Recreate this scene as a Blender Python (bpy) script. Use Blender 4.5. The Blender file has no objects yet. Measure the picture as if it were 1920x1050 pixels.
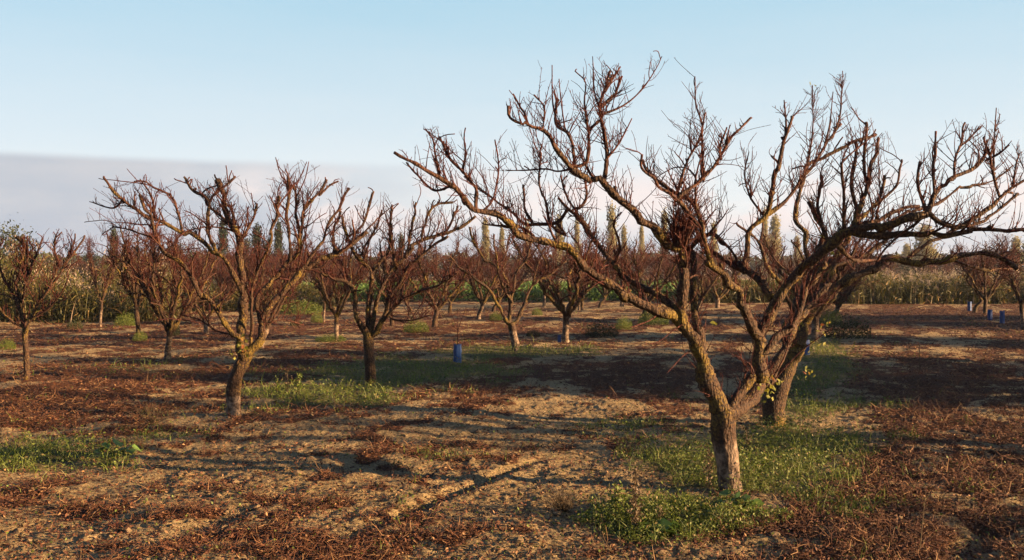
import bpy, math, random
import numpy as np
from mathutils import Vector

R_ = math.radians
scene = bpy.context.scene
col = scene.collection
# ------------------------------------------------------------------ camera
H = 1.7                      # eye height
F = 1844.0                   # focal length in pixels of a 1920 wide frame
PITCH = math.atan(20 / F)    # horizon 20 px above the middle
cam_d = bpy.data.cameras.new("camera")
cam = bpy.data.objects.new("camera", cam_d)
col.objects.link(cam)
cam.location = (0, 0, H)
cam.rotation_euler = (R_(90) - PITCH, 0, 0)
cam_d.sensor_width = 36
cam_d.lens = 36 * F / 1920
cam_d.clip_start = 0.05
cam_d.clip_end = 12000
scene.camera = cam
# ------------------------------------------------------------------ world, sun, exposure
SUN_EL = R_(11.5)
SUN_AZ = R_(103)             # clockwise from +Y: to the right, a little behind the camera
sdir = Vector((math.sin(SUN_AZ) * math.cos(SUN_EL), math.cos(SUN_AZ) * math.cos(SUN_EL), math.sin(SUN_EL)))
sun_d = bpy.data.lights.new("sun", 'SUN')
sun_d.energy = 5.0
sun_d.angle = R_(0.5)
sun_d.color = (1.0, 0.63, 0.32)
sun = bpy.data.objects.new("sun", sun_d)
sun.rotation_euler = sdir.to_track_quat('Z', 'Y').to_euler()
sun.location = (30, -5, 20)
col.objects.link(sun)
scene.view_settings.view_transform = 'Standard'
scene.view_settings.look = 'None'
scene.view_settings.exposure = 2.6
scene.view_settings.gamma = 1
scene.cycles.max_bounces = 5
scene.cycles.use_adaptive_sampling = True


class NT:
    """small node-tree helper"""
    def __init__(s, nt):
        s.nt = nt; nt.nodes.clear()

    def n(s, typ, **kw):
        nd = s.nt.nodes.new(typ)
        for k, v in kw.items():
            if k == 'ins':
                for kk, vv in v.items():
                    if isinstance(vv, bpy.types.NodeSocket):
                        s.nt.links.new(vv, nd.inputs[kk])
                    else:
                        nd.inputs[kk].default_value = vv
            else:
                setattr(nd, k, v)
        return nd

    def math(s, op, a, b=None, c=None, clamp=False):
        nd = s.n('ShaderNodeMath', operation=op); nd.use_clamp = clamp
        for i, v in enumerate((a, b, c)):
            if v is None: continue
            if isinstance(v, bpy.types.NodeSocket): s.nt.links.new(v, nd.inputs[i])
            else: nd.inputs[i].default_value = v
        return nd.outputs[0]

    def mix(s, f, a, b, typ='MIX'):
        nd = s.n('ShaderNodeMix', data_type='RGBA', blend_type=typ)
        for i, v in ((0, f), (6, a), (7, b)):
            if isinstance(v, bpy.types.NodeSocket): s.nt.links.new(v, nd.inputs[i])
            elif i == 0: nd.inputs[0].default_value = v
            else: nd.inputs[i].default_value = (*v, 1)
        return nd.outputs[2]

    def ramp(s, f, lo, hi, smooth=True):
        nd = s.n('ShaderNodeMapRange', interpolation_type='SMOOTHSTEP' if smooth else 'LINEAR')
        s.nt.links.new(f, nd.inputs[0])
        nd.inputs[1].default_value = lo; nd.inputs[2].default_value = hi
        return nd.outputs[0]

    def noise(s, vec, scale, detail=3, rough=0.55, out=0):
        nd = s.n('ShaderNodeTexNoise')
        if vec is not None: s.nt.links.new(vec, nd.inputs['Vector'])
        nd.inputs['Scale'].default_value = scale; nd.inputs['Detail'].default_value = detail
        nd.inputs['Roughness'].default_value = rough
        return nd.outputs[out]


world = bpy.data.worlds.new("World")
scene.world = world
world.use_nodes = True
W = NT(world.node_tree)
sky = W.n('ShaderNodeTexSky', sky_type='NISHITA')
sky.sun_disc = False
sky.sun_elevation = SUN_EL
sky.sun_rotation = SUN_AZ
sky.altitude = 0
sky.air_density = 0.7
sky.dust_density = 1.6
sky.ozone_density = 3.0
tc = W.n('ShaderNodeTexCoord').outputs['Generated']
sep = W.n('ShaderNodeSeparateXYZ', ins={0: tc})
elev = W.math('MULTIPLY', W.math('ARCSINE', sep.outputs[2]), 57.2958)
azi = W.math('MULTIPLY', W.math('ARCTAN2', sep.outputs[0], sep.outputs[1]), 57.2958)
cv = W.n('ShaderNodeCombineXYZ', ins={0: W.math('MULTIPLY', azi, 0.045), 1: W.math('MULTIPLY', elev, 0.30), 2: 0.0}).outputs[0]
cv2 = W.n('ShaderNodeCombineXYZ', ins={0: W.math('MULTIPLY', azi, 0.10), 1: W.math('MULTIPLY', elev, 0.17), 2: 3.0}).outputs[0]
n1 = W.noise(cv, 1.6, 4, 0.5)
n2 = W.noise(cv2, 2.2, 6, 0.55)
n3 = W.noise(cv, 0.9, 2, 0.5)
K = 3.45                                   # brightness of the bright low sky before the world's strength
# pale thin overcast low down, clear Nishita sky above it
g1 = W.mix(W.ramp(W.math('ADD', elev, W.math('MULTIPLY', W.math('SUBTRACT', n1, 0.5), 2.2)), 3.5, 17.0, False), (0.84 * K, 0.87 * K, 0.87 * K), (0.40 * K, 0.66 * K, 0.80 * K))
veil = W.math('SUBTRACT', 1.0, W.ramp(elev, 15.0, 27.0))
c = W.mix(W.math('MULTIPLY', veil, 0.92), sky.outputs[0], g1)
# long grey bank on the left with a straight top edge
top = W.math('ADD', 6.1, W.math('MULTIPLY', W.math('SUBTRACT', n2, 0.5), 0.22))
edge = W.ramp(W.math('SUBTRACT', top, elev), -0.15, 0.40)
left = W.math('SUBTRACT', 1.0, W.ramp(W.math('ADD', azi, W.math('MULTIPLY', W.math('SUBTRACT', n1, 0.5), 10.0)), -22.0, 4.0))
bank = W.math('MULTIPLY', edge, left)
bankc = W.mix(W.ramp(W.math('ADD', W.math('MULTIPLY', n1, 0.6), W.math('MULTIPLY', n2, 0.4)), 0.38, 0.62), (0.47 * K, 0.52 * K, 0.60 * K), (0.57 * K, 0.585 * K, 0.63 * K))
c = W.mix(W.math('MULTIPLY', bank, 0.92), c, bankc)
# pink-white heaped cloud low in the sky
pinkh = W.math('MULTIPLY', W.ramp(elev, 1.2, 2.6), W.math('SUBTRACT', 1.0, W.ramp(elev, 4.4, 6.4)))
pink = W.math('MULTIPLY', pinkh, W.ramp(n2, 0.40, 0.60))
pink = W.math('MULTIPLY', pink, W.ramp(azi, -22.0, -12.0))
c = W.mix(W.math('MULTIPLY', pink, 0.85), c, (0.90 * K, 0.80 * K, 0.78 * K))
# blue-grey base near the horizon
base = W.math('SUBTRACT', 1.0, W.ramp(W.math('ADD', elev, W.math('MULTIPLY', W.math('SUBTRACT', n2, 0.5), 2.4)), 0.6, 3.6))
c = W.mix(W.math('MULTIPLY', base, 0.80), c, (0.41 * K, 0.48 * K, 0.59 * K))
bg = W.n('ShaderNodeBackground', ins={0: c, 1: 0.05})
wo = W.n('ShaderNodeOutputWorld', ins={0: bg.outputs[0]})

# ------------------------------------------------------------------ helpers
rng = np.random.default_rng(7)
CP, SP = math.cos(PITCH), math.sin(PITCH)


def ray(px, py):
    """direction through a pixel of the 1920x1050 frame, scaled so that y = 1"""
    u = (px - 960) / F; v = (525 - py) / F
    d = np.array([u, CP + v * SP, -SP + v * CP])
    return d / d[1]


def at(px, py, Y):
    return np.array([0, 0, H]) + ray(px, py) * Y


def gpt(px, py, z=0.0):
    d = ray(px, py)
    t = (z - H) / d[2]
    return d[0] * t, t


def to_px(x, y, z=0.0):
    """pixel a ground point is seen at (arrays)"""
    dz = z - H
    yc = y * CP - dz * SP
    zc = y * SP + dz * CP
    return 960 + F * x / yc, 525 - F * zc / yc


def tag(o, label=None, cat=None, group=None, kind=None):
    if label: o['label'] = label
    if cat: o['category'] = cat
    if group: o['group'] = group
    if kind: o['kind'] = kind
    return o


def empty(name, loc, rz=0.0, sc=1.0):
    o = bpy.data.objects.new(name, None)
    o.empty_display_size = 0.2
    o.location = loc; o.rotation_euler = (0, 0, rz); o.scale = (sc, sc, sc) if np.isscalar(sc) else sc
    col.objects.link(o)
    return o


def copy_tree(o, parent=None):
    c = o.copy(); col.objects.link(c)
    if parent is not None: c.parent = parent
    for ch in list(o.children): copy_tree(ch, c)
    return c


def _h(ix, iy, seed):
    n = (ix.astype(np.int64) * 374761393 + iy.astype(np.int64) * 668265263 + seed * 1442695041) & 0xffffffff
    n = ((n ^ (n >> 13)) * 1274126177) & 0xffffffff
    return ((n ^ (n >> 16)) & 0xffff) / 65535.0


def vnoise(x, y, seed=0):
    x = np.asarray(x, float); y = np.asarray(y, float)
    ix = np.floor(x); iy = np.floor(y); fx = x - ix; fy = y - iy
    fx = fx * fx * (3 - 2 * fx); fy = fy * fy * (3 - 2 * fy)
    a = _h(ix, iy, seed); b = _h(ix + 1, iy, seed); c_ = _h(ix, iy + 1, seed); d = _h(ix + 1, iy + 1, seed)
    return (a * (1 - fx) + b * fx) * (1 - fy) + (c_ * (1 - fx) + d * fx) * fy


def fbm(x, y, seed=0, o=4, g=0.5):
    s = 0; a = 1; t = 0
    for i in range(o):
        s = s + a * vnoise(x * 2 ** i + 17.3 * i, y * 2 ** i - 9.1 * i, seed + i); t += a; a *= g
    return s / t


def sstep(a, b, v):
    t = np.clip((v - a) / (b - a), 0, 1)
    return t * t * (3 - 2 * t)


class MB:
    """collects pieces into one mesh"""
    def __init__(s):
        s.v = []; s.q = []; s.t = []; s.n = 0; s.attr = {}
        s.names = ()

    def add(s, v, q=None, t=None, **attr):
        v = np.asarray(v, np.float32).reshape(-1, 3)
        if q is not None and len(q): s.q.append(np.asarray(q, np.int64).reshape(-1, 4) + s.n)
        if t is not None and len(t): s.t.append(np.asarray(t, np.int64).reshape(-1, 3) + s.n)
        for k, a in attr.items():
            a = np.broadcast_to(np.asarray(a, np.float32), (len(v),))
            s.attr.setdefault(k, []).append((s.n, a))
        s.v.append(v); s.n += len(v)

    def build(s, name, mat, parent=None, smooth=True, origin=None):
        V = np.concatenate(s.v) if s.v else np.zeros((0, 3), np.float32)
        if origin is not None: V = V - np.asarray(origin, np.float32)
        Q = np.concatenate(s.q) if s.q else np.zeros((0, 4), np.int64)
        T = np.concatenate(s.t) if s.t else np.zeros((0, 3), np.int64)
        me = bpy.data.meshes.new(name)
        me.vertices.add(len(V)); me.vertices.foreach_set('co', V.ravel())
        nl = Q.size + T.size
        me.loops.add(nl)
        me.loops.foreach_set('vertex_index', np.concatenate([Q.ravel(), T.ravel()]).astype(np.int32))
        me.polygons.add(len(Q) + len(T))
        st = np.concatenate([np.arange(len(Q)) * 4, Q.size + np.arange(len(T)) * 3]).astype(np.int32)
        me.polygons.foreach_set('loop_start', st)
        me.polygons.foreach_set('use_smooth', np.full(len(st), smooth))
        me.update(calc_edges=True)
        for k, lst in s.attr.items():
            a = np.zeros(len(V), np.float32)
            for o_, arr in lst: a[o_:o_ + len(arr)] = arr
            at_ = me.attributes.new(k, 'FLOAT', 'POINT'); at_.data.foreach_set('value', a)
        if mat is not None: me.materials.append(mat)
        o = bpy.data.objects.new(name, me); col.objects.link(o)
        if parent is not None: o.parent = parent
        return o


def nrm(v):
    return v / np.maximum(np.linalg.norm(v, axis=-1, keepdims=True), 1e-9)


def tubes(mb, P, Rr, S=3, bump=0.0, pale=0.0, cap=False, seed=0):
    """P[N,K,3], Rr[N,K] -> N tubes in the mesh"""
    P = np.asarray(P, float); Rr = np.asarray(Rr, float)
    if P.ndim == 2: P = P[None]; Rr = Rr[None]
    if len(P) == 0: return
    if cap:
        P = np.concatenate([P, P[:, -1:] + (P[:, -1:] - P[:, -2:-1]) * 0.02], 1)
        Rr = np.concatenate([Rr, Rr[:, -1:] * 0.02], 1)
    N, Kk, _ = P.shape
    T = nrm(np.gradient(P, axis=1))
    mean = nrm(P[:, -1] - P[:, 0])
    ref = np.zeros((N, 3)); ref[np.arange(N), np.argmin(np.abs(mean), 1)] = 1
    U = nrm(np.cross(T, ref[:, None, :])); Vv = np.cross(T, U)
    a = np.arange(S) * 2 * math.pi / S
    rr = Rr[:, :, None] * np.ones(S)
    if bump:
        r0 = np.random.default_rng(seed)
        g = r0.normal(0, 1, (N, Kk, S)) * 0.5 + r0.normal(0, 1, (N, Kk, 1)) * 0.5
        k2 = np.sin(a * 2 + r0.uniform(0, 6, (N, 1, 1)) + np.arange(Kk)[None, :, None] * 0.35)
        rr = rr * (1 + bump * (g * 0.6 + k2 * 0.7))
        if cap: rr[:, -1] = Rr[:, -1:, None][:, 0]
    ring = P[:, :, None, :] + rr[..., None] * (np.cos(a)[None, None, :, None] * U[:, :, None, :] + np.sin(a)[None, None, :, None] * Vv[:, :, None, :])
    i = np.arange(N)[:, None, None] * Kk * S; k = np.arange(Kk - 1)[None, :, None] * S; s_ = np.arange(S)[None, None, :]
    s2 = (s_ + 1) % S
    q = np.stack([i + k + s_, i + k + s2, i + k + S + s2, i + k + S + s_], -1).reshape(-1, 4)
    rad = (Rr[:, :, None] * np.ones(S)).reshape(-1)
    if cap: 
        rad = rad.reshape(N, Kk, S); rad[:, -1] = rad[:, -2]; rad = rad.reshape(-1)
    pl = np.broadcast_to(np.asarray(pale, float).reshape(-1, 1) if np.ndim(pale) else pale, (N, Kk)) if not (np.ndim(pale) == 2) else pale
    pl = (pl[:, :, None] * np.ones(S)).reshape(-1)
    mb.add(ring.reshape(-1, 3), q, rad=rad, pale=pl)


def catmull(pts, step):
    pts = np.asarray(pts, float)
    if len(pts) == 2: pts = np.array([pts[0], (pts[0] + pts[1]) / 2, pts[1]])
    p = np.vstack([2 * pts[0] - pts[1], pts, 2 * pts[-1] - pts[-2]])
    out = []
    for i in range(1, len(p) - 2):
        n = max(2, int(np.linalg.norm(p[i + 1, :3] - p[i, :3]) / step))
        t = (np.arange(n) / n)[:, None]
        out.append(0.5 * (2 * p[i] + (p[i + 1] - p[i - 1]) * t + (2 * p[i - 1] - 5 * p[i] + 4 * p[i + 1] - p[i + 2]) * t ** 2 + (3 * p[i] - p[i - 1] - 3 * p[i + 1] + p[i + 2]) * t ** 3))
    out.append(pts[-1:])
    return np.vstack(out)


def sprout(P, Rr, n, lo, hi, K, rf, rend, g, up=0.5, fwd=0.5, curl=0.25, wig=0.2, tmin=0.1, center=None, outw=0.0, rmax=1.0, tmax=1.0):
    """n new shoots from hosts P[N,K,3],Rr[N,K]; vectorised"""
    P = np.asarray(P, float); Rr = np.asarray(Rr, float)
    if P.ndim == 2: P = P[None]; Rr = Rr[None]
    N, Kh, _ = P.shape
    n = int(n)
    if n <= 0 or N == 0: return np.zeros((0, K, 3)), np.zeros((0, K))
    ln = np.linalg.norm(np.diff(P, axis=1), axis=2).sum(1)
    h = g.choice(N, n, p=ln / ln.sum())
    t = g.uniform(tmin, tmax, n) * (Kh - 1)
    i = np.minimum(t.astype(int), Kh - 2); f = (t - i)[:, None]
    p0 = P[h, i] * (1 - f) + P[h, i + 1] * f
    T = nrm(P[h, i + 1] - P[h, i])
    r0 = Rr[h, i]
    perp = nrm(np.cross(T, g.normal(0, 1, (n, 3))))
    flip = np.where(perp[:, 2:3] < -0.2, np.where(g.random((n, 1)) < 0.55, -1, 1), 1)
    perp = perp * flip
    d = T * fwd * g.uniform(0.2, 2.2, (n, 1)) + perp + np.array([0, 0, up])
    if center is not None:
        o_ = p0 - center; o_[:, 2] = 0
        d = d + nrm(o_) * outw
    d = nrm(d)
    L = (lo + (hi - lo) * g.random(n) ** 1.5) * g.uniform(0.7, 1.0, n)
    st = (L / (K - 1))[:, None]
    out = [p0]
    bend = g.normal(0, 1, (n, 3)) * 0.10
    for k in range(K - 1):
        out.append(out[-1] + d * st)
        d = nrm(d + np.array([0, 0, curl / (K - 1)]) + bend + g.normal(0, 1, (n, 3)) * wig * (1 if k % 2 else -1))
    Q = np.stack(out, 1)
    rs = np.clip(r0 * rf, rend * 1.1, rmax)
    tt = np.linspace(0, 1, K)[None]
    RR = rs[:, None] * (1 - tt) + rend * tt
    return Q, RR


# ------------------------------------------------------------------ materials
def mat_new(name):
    m = bpy.data.materials.new(name); m.use_nodes = True
    return m, NT(m.node_tree)


def finish(N, colr, rough=0.85, bump=None, bs=0.3, bd=0.01, spec=0.2, trans=None, tone=0.32):
    if tone != 1: colr = N.mix(1.0, colr, (tone, tone, tone), 'MULTIPLY')
    p = N.n('ShaderNodeBsdfPrincipled')
    N.nt.links.new(colr, p.inputs['Base Color']) if isinstance(colr, bpy.types.NodeSocket) else setattr(p.inputs['Base Color'], 'default_value', (*colr, 1))
    p.inputs['Roughness'].default_value = rough
    p.inputs['Specular IOR Level'].default_value = spec
    if bump is not None:
        b = N.n('ShaderNodeBump', ins={'Height': bump, 'Strength': bs, 'Distance': bd})
        N.nt.links.new(b.outputs[0], p.inputs['Normal'])
    sh = p.outputs[0]
    if trans:
        t = N.n('ShaderNodeBsdfTranslucent')
        N.nt.links.new(colr, t.inputs[0])
        m = N.n('ShaderNodeMixShader', ins={0: trans, 1: sh, 2: t.outputs[0]})
        sh = m.outputs[0]
    N.n('ShaderNodeOutputMaterial', ins={0: sh})


def mat_bark():
    m, N = mat_new("orchard_bark")
    pos = N.n('ShaderNodeTexCoord').outputs['Object']
    rad = N.n('ShaderNodeAttribute', attribute_name='rad').outputs['Fac']
    pale = N.n('ShaderNodeAttribute', attribute_name='pale').outputs['Fac']
    nf = N.noise(pos, 55, 4, 0.65)
    nm = N.noise(pos, 9, 4, 0.6)
    nl = N.noise(pos, 3.2, 3, 0.6)
    twig = N.mix(nf, (0.085, 0.016, 0.013), (0.20, 0.050, 0.035))
    old = N.mix(N.ramp(nf, 0.3, 0.7), (0.022, 0.013, 0.009), (0.17, 0.090, 0.050))
    red = N.mix(N.ramp(nm, 0.3, 0.7), (0.05, 0.017, 0.012), (0.20, 0.080, 0.045))
    c = N.mix(N.ramp(rad, 0.004, 0.010), twig, red)
    c = N.mix(N.ramp(rad, 0.009, 0.022), c, old)
    # yellow-green lichen on old wood
    lich = N.math('MULTIPLY', N.ramp(N.math('ADD', N.math('MULTIPLY', nl, 0.6), N.math('MULTIPLY', nf, 0.4)), 0.49, 0.62), N.ramp(rad, 0.010, 0.026))
    c = N.mix(N.math('MULTIPLY', lich, 0.75), c, N.mix(nf, (0.17, 0.11, 0.015), (0.55, 0.38, 0.04)))
    # pale smooth lower stem, dark patches
    pn = N.noise(pos, 14, 5, 0.7)
    pc = N.mix(N.ramp(pn, 0.38, 0.66), (0.11, 0.07, 0.045), (0.56, 0.41, 0.29))
    c = N.mix(N.ramp(N.math('ADD', pale, N.math('MULTIPLY', N.math('SUBTRACT', nm, 0.5), 1.3)), 0.30, 0.75), c, pc)
    stretch = N.n('ShaderNodeMapping', ins={0: pos, 3: (1, 1, 0.35)}).outputs[0]
    vor = N.n('ShaderNodeTexVoronoi', feature='F1', ins={'Vector': stretch, 'Scale': 60.0})
    bh = N.math('ADD', N.math('MULTIPLY', nf, 0.6), N.math('MULTIPLY', vor.outputs[0], 0.6))
    finish(N, c, 0.8, bh, 1.0, 0.018, 0.2, tone=0.31)
    return m


def mat_leaf(name, a, b, c3=None, scale=6, trans=0.3, rough=0.6, tone=0.32):
    m, N = mat_new(name)
    pos = N.n('ShaderNodeTexCoord').outputs['Object']
    v = N.n('ShaderNodeAttribute', attribute_name='tone').outputs['Fac']
    n = N.noise(pos, scale, 3, 0.6)
    c = N.mix(N.math('ADD', N.math('MULTIPLY', v, 0.7), N.math('MULTIPLY', n, 0.3)), a, b)
    if c3: c = N.mix(N.ramp(v, 0.80, 0.93), c, c3)
    finish(N, c, rough, trans=trans, spec=0.3, tone=tone)
    return m


M_bark = mat_bark()
M_weed = mat_leaf("green_weed", (0.05, 0.085, 0.010), (0.28, 0.36, 0.05), (0.30, 0.24, 0.09), 3, tone=0.46)
M_broad = mat_leaf("broad_leaf", (0.07, 0.15, 0.03), (0.20, 0.34, 0.07), None, 8, tone=0.50)
M_litter = mat_leaf("dry_stalks", (0.05, 0.017, 0.008), (0.26, 0.095, 0.036), (0.48, 0.28, 0.13), 5, 0.0, 0.8, tone=0.38)
M_straw = mat_leaf("dry_reed", (0.17, 0.11, 0.05), (0.42, 0.30, 0.15), (0.55, 0.40, 0.30), 2, 0.25, tone=0.28)
M_reed = mat_leaf("green_reed", (0.07, 0.085, 0.014), (0.32, 0.29, 0.06), (0.60, 0.36, 0.11), 1, 0.3, tone=0.28)
M_plume = mat_leaf("reed_plume", (0.26, 0.18, 0.13), (0.58, 0.46, 0.37), None, 2, 0.3, tone=0.42)
M_crop = mat_leaf("crop_leaf", (0.05, 0.12, 0.02), (0.15, 0.28, 0.05), None, 1, 0.3, tone=0.5)
M_yleaf = mat_leaf("yellowing_leaf", (0.16, 0.20, 0.03), (0.42, 0.38, 0.06), (0.35, 0.12, 0.04), 20, 0.4, tone=0.5)
M_conifer = mat_leaf("conifer_leaf", (0.012, 0.030, 0.012), (0.045, 0.075, 0.028), None, 1, 0.15)
M_poplar = mat_leaf("poplar_leaf", (0.34, 0.33, 0.16), (0.62, 0.54, 0.26), None, 1, 0.5, tone=0.42)
M_bush = mat_leaf("bush_leaf", (0.035, 0.06, 0.015), (0.13, 0.15, 0.04), (0.24, 0.15, 0.05), 1, 0.25)
M_rust = mat_leaf("rusty_leaf", (0.07, 0.035, 0.02), (0.20, 0.11, 0.045), None, 1, 0.2)
M_oldwood = mat_leaf("plain_wood", (0.06, 0.045, 0.035), (0.16, 0.12, 0.09), None, 10, 0.0, 0.9)


def mat_plain(name, colr, rough=0.7, spec=0.3, nscale=30, var=0.25):
    m, N = mat_new(name)
    pos = N.n('ShaderNodeTexCoord').outputs['Object']
    n = N.noise(pos, nscale, 4, 0.6)
    c = N.mix(n, tuple(x * (1 - var) for x in colr), tuple(min(1, x * (1 + var)) for x in colr))
    finish(N, c, rough, n, 0.2, 0.01, spec * .4)
    return m


M_blue = mat_plain("blue_plastic", (0.06, 0.16, 0.46), 0.5, 0.4, 25, 0.35)
M_stake = mat_plain("pink_stake", (0.45, 0.22, 0.20))
M_wall = mat_plain("pale_render", (0.75, 0.62, 0.52), nscale=2, var=0.1)
M_roof = mat_plain("roof_tile", (0.32, 0.13, 0.07), nscale=4)
M_dark = mat_plain("dark_opening", (0.03, 0.03, 0.035), nscale=4)
M_stone = mat_plain("clod", (0.34, 0.25, 0.15), 0.95, 0.1, 40, 0.3)

# ------------------------------------------------------------------ ground: patches, height
ROW = np.array([math.sin(R_(19.1)), math.cos(R_(19.1))])       # direction the rows run in
# (px, py, half width px, half height px, strength)
GREEN = [(1500, 765, 60, 22, .9), (1530, 705, 60, 20, .9), (850, 690, 120, 16, .9), (480, 735, 60, 10, .7), (1120, 850, 80, 16, .5), (1800, 930, 70, 14, .6), (700, 1000, 60, 10, .5), (100, 862, 170, 34, 1.4), (620, 744, 125, 17, 1.5), (730, 706, 190, 24, 1.3), (965, 660, 140, 10, 1.6),
         (1400, 870, 150, 40, 1.1), (1510, 828, 120, 34, 1.2), (1250, 985, 150, 52, 1.3), (1470, 910, 120, 36, .9),
         (1545, 665, 60, 26, 1.3), (1590, 745, 110, 22, .7), (1160, 800, 110, 26, .5), (830, 860, 60, 9, .7),
         (330, 780, 70, 12, .8), (325, 816, 75, 9, .7), (270, 690, 110, 11, .7), (1650, 690, 120, 14, .4),
         (60, 700, 60, 12, .5), (1100, 605, 120, 10, .3), (800, 612, 60, 6, .5), (1700, 830, 60, 12, .5), (1000, 820, 120, 14, .3), (580, 826, 50, 8, .5),
         (1180, 885, 40, 12, .6), (1740, 890, 60, 14, .3), (440, 770, 60, 10, .6), (1280, 880, 60, 26, .8)]
LITTER = [(780, 700, 300, 26, .75), (1130, 705, 220, 30, .8), (1720, 745, 260, 32, .9), (1250, 610, 260, 14, .4), (1480, 1010, 300, 40, .3), (190, 745, 260, 48, 1.4), (60, 790, 160, 30, .8), (1760, 690, 230, 34, 1.2), (560, 690, 200, 20, .6), (900, 760, 330, 30, .45),
          (700, 860, 260, 36, .5), (230, 930, 300, 50, .5), (560, 1000, 200, 40, .35), (850, 650, 120, 10, .8), (1150, 690, 180, 22, .5),
          (1700, 900, 260, 90, .85), (1500, 1000, 260, 60, .5), (1740, 595, 240, 22, 1.3), (700, 612, 360, 16, .6), (250, 640, 220, 14, .6),
          (100, 1010, 200, 50, .45), (1850, 800, 160, 40, .9), (320, 865, 120, 20, -.3), (930, 935, 300, 62, -.85), (620, 880, 200, 26, -.5), (1020, 900, 260, 30, -.3)]


def blob(px, py, lst):
    s = np.zeros_like(px)
    for (cx, cy, w, h, k) in lst:
        s = s + k * np.exp(-0.75 * (((px - cx) / w) ** 2 + ((py - cy) / h) ** 2))
    return s


def masks(x, y):
    yy = np.maximum(y, 2.6)
    px, py = to_px(x, yy)
    a = x * ROW[0] + y * ROW[1]; b = x * ROW[1] - y * ROW[0]
    n = fbm(x * 1.3, y * 1.3, 11, 4); n2 = fbm(x * 4, y * 4, 23, 3); n3 = fbm(b * 2.0, a * 0.28, 31, 4)
    front = (y > 2.6)
    g = np.where(front, blob(px, py, GREEN), 0.0)
    strip = np.zeros_like(x)
    g = sstep(0.32, 1.15, g + (n - 0.5) * 1.5 + (n3 - 0.5) * 0.8 + (n2 - 0.5) * 1.3 - 0.05)
    l = np.where(front, blob(px, py, LITTER), 0.3)
    l = l + 0.22 * sstep(15, 30, np.hypot(x, y))
    l = sstep(0.32, 0.95, l * 0.62 + (n3 - 0.28) * 2.0 + (n2 - 0.5) * 1.9 + (n - 0.5) * 0.6) * (1 - 0.85 * g)
    return g, l


GROOVES = [((600, 1030), (1010, 866), 0.075, 0.04), ((330, 1010), (700, 866), 0.10, 0.018), ((1420, 1045), (1600, 960), 0.2, 0.0),  # shallow grooves with low banks sunk into the soil: ends, width, depth
        ((1780, 1049), (1870, 960), 0.14, 0.04), ((250, 842), (420, 846), 0.16, 0.04)]


def gz(x, y):
    x = np.asarray(x, float); y = np.asarray(y, float)
    r = np.hypot(x, y)
    far = 1 / (1 + (r / 90) ** 2)
    a = x * ROW[0] + y * ROW[1]; b = x * ROW[1] - y * ROW[0]
    z = (fbm(b * 0.5, a * 0.16, 3, 3) - 0.5) * 0.12
    z = z + (fbm(x * 1.6, y * 1.6, 5, 3) - 0.5) * 0.075
    z = z + (np.abs(fbm(x * 6, y * 6, 8, 3) - 0.5)) * 0.05 * sstep(60, 20, r)
    z = z + (fbm(x * 22, y * 22, 9, 3) - 0.5) * 0.024 * sstep(40, 12, r) * (0.4 + 0.9 * fbm(x * 0.9, y * 0.9, 77, 2))
    for (p0, p1, w, d) in GROOVES:
        if d == 0: continue
        x0, y0 = gpt(*p0); x1, y1 = gpt(*p1)
        dx, dy = x1 - x0, y1 - y0; L = math.hypot(dx, dy)
        s_ = ((x - x0) * dx + (y - y0) * dy) / L; q = ((x - x0) * dy - (y - y0) * dx) / L
        q = q + (vnoise(s_ * 1.5, s_ * 0, 4) - 0.5) * 0.08
        e = sstep(-0.3, 0.3, s_) * sstep(L + 0.3, L - 0.3, s_)
        z = z + e * d * (-np.exp(-(q / w) ** 2) + 0.25 * np.exp(-((q + w * 1.9) / w) ** 2) + 0.35 * np.exp(-((q - w * 1.7) / w) ** 2))
    return z * far


def mat_ground():
    m, N = mat_new("orchard_soil")
    pos = N.n('ShaderNodeTexCoord').outputs['Object']
    lit = N.n('ShaderNodeAttribute', attribute_name='litter').outputs['Fac']
    gr = N.n('ShaderNodeAttribute', attribute_name='green').outputs['Fac']
    nf = N.noise(pos, 38, 5, 0.7); nm = N.noise(pos, 7, 5, 0.65); nb = N.noise(pos, 0.6, 4, 0.6); nx = N.noise(pos, 140, 3, 0.7)
    soil = N.mix(N.ramp(nf, 0.3, 0.7), (0.19, 0.13, 0.065), (0.63, 0.47, 0.235))
    soil = N.mix(N.math('MULTIPLY', N.ramp(nm, 0.5, 0.72), 0.55), soil, (0.16, 0.085, 0.045))
    soil = N.mix(N.math('MULTIPLY', N.ramp(nb, 0.35, 0.7), 0.35), soil, (0.70, 0.54, 0.29))
    dk = N.mix(N.ramp(nf, 0.35, 0.62), (0.03, 0.012, 0.006), (0.20, 0.085, 0.038))
    f = N.ramp(N.math('ADD', N.math('ADD', N.math('MULTIPLY', lit, 0.9), N.math('MULTIPLY', N.math('SUBTRACT', nm, 0.5), 1.3)), N.math('MULTIPLY', N.math('SUBTRACT', nf, 0.5), 0.7)), 0.25, 0.62)
    c = N.mix(f, soil, dk)
    gc = N.mix(N.ramp(nf, 0.35, 0.65), (0.035, 0.045, 0.012), (0.10, 0.13, 0.03))
    c = N.mix(N.math('MULTIPLY', N.ramp(N.math('ADD', gr, N.math('MULTIPLY', N.math('SUBTRACT', nf, 0.5), 1.0)), 0.3, 0.8), 0.75), c, gc)
    h = N.math('ADD', N.math('MULTIPLY', nf, 1.0), N.math('ADD', N.math('MULTIPLY', nx, 0.3), N.math('MULTIPLY', nm, 1.2)))
    finish(N, c, 0.95, h, 1.0, 0.035, 0.1, tone=0.44)
    return m


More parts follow.
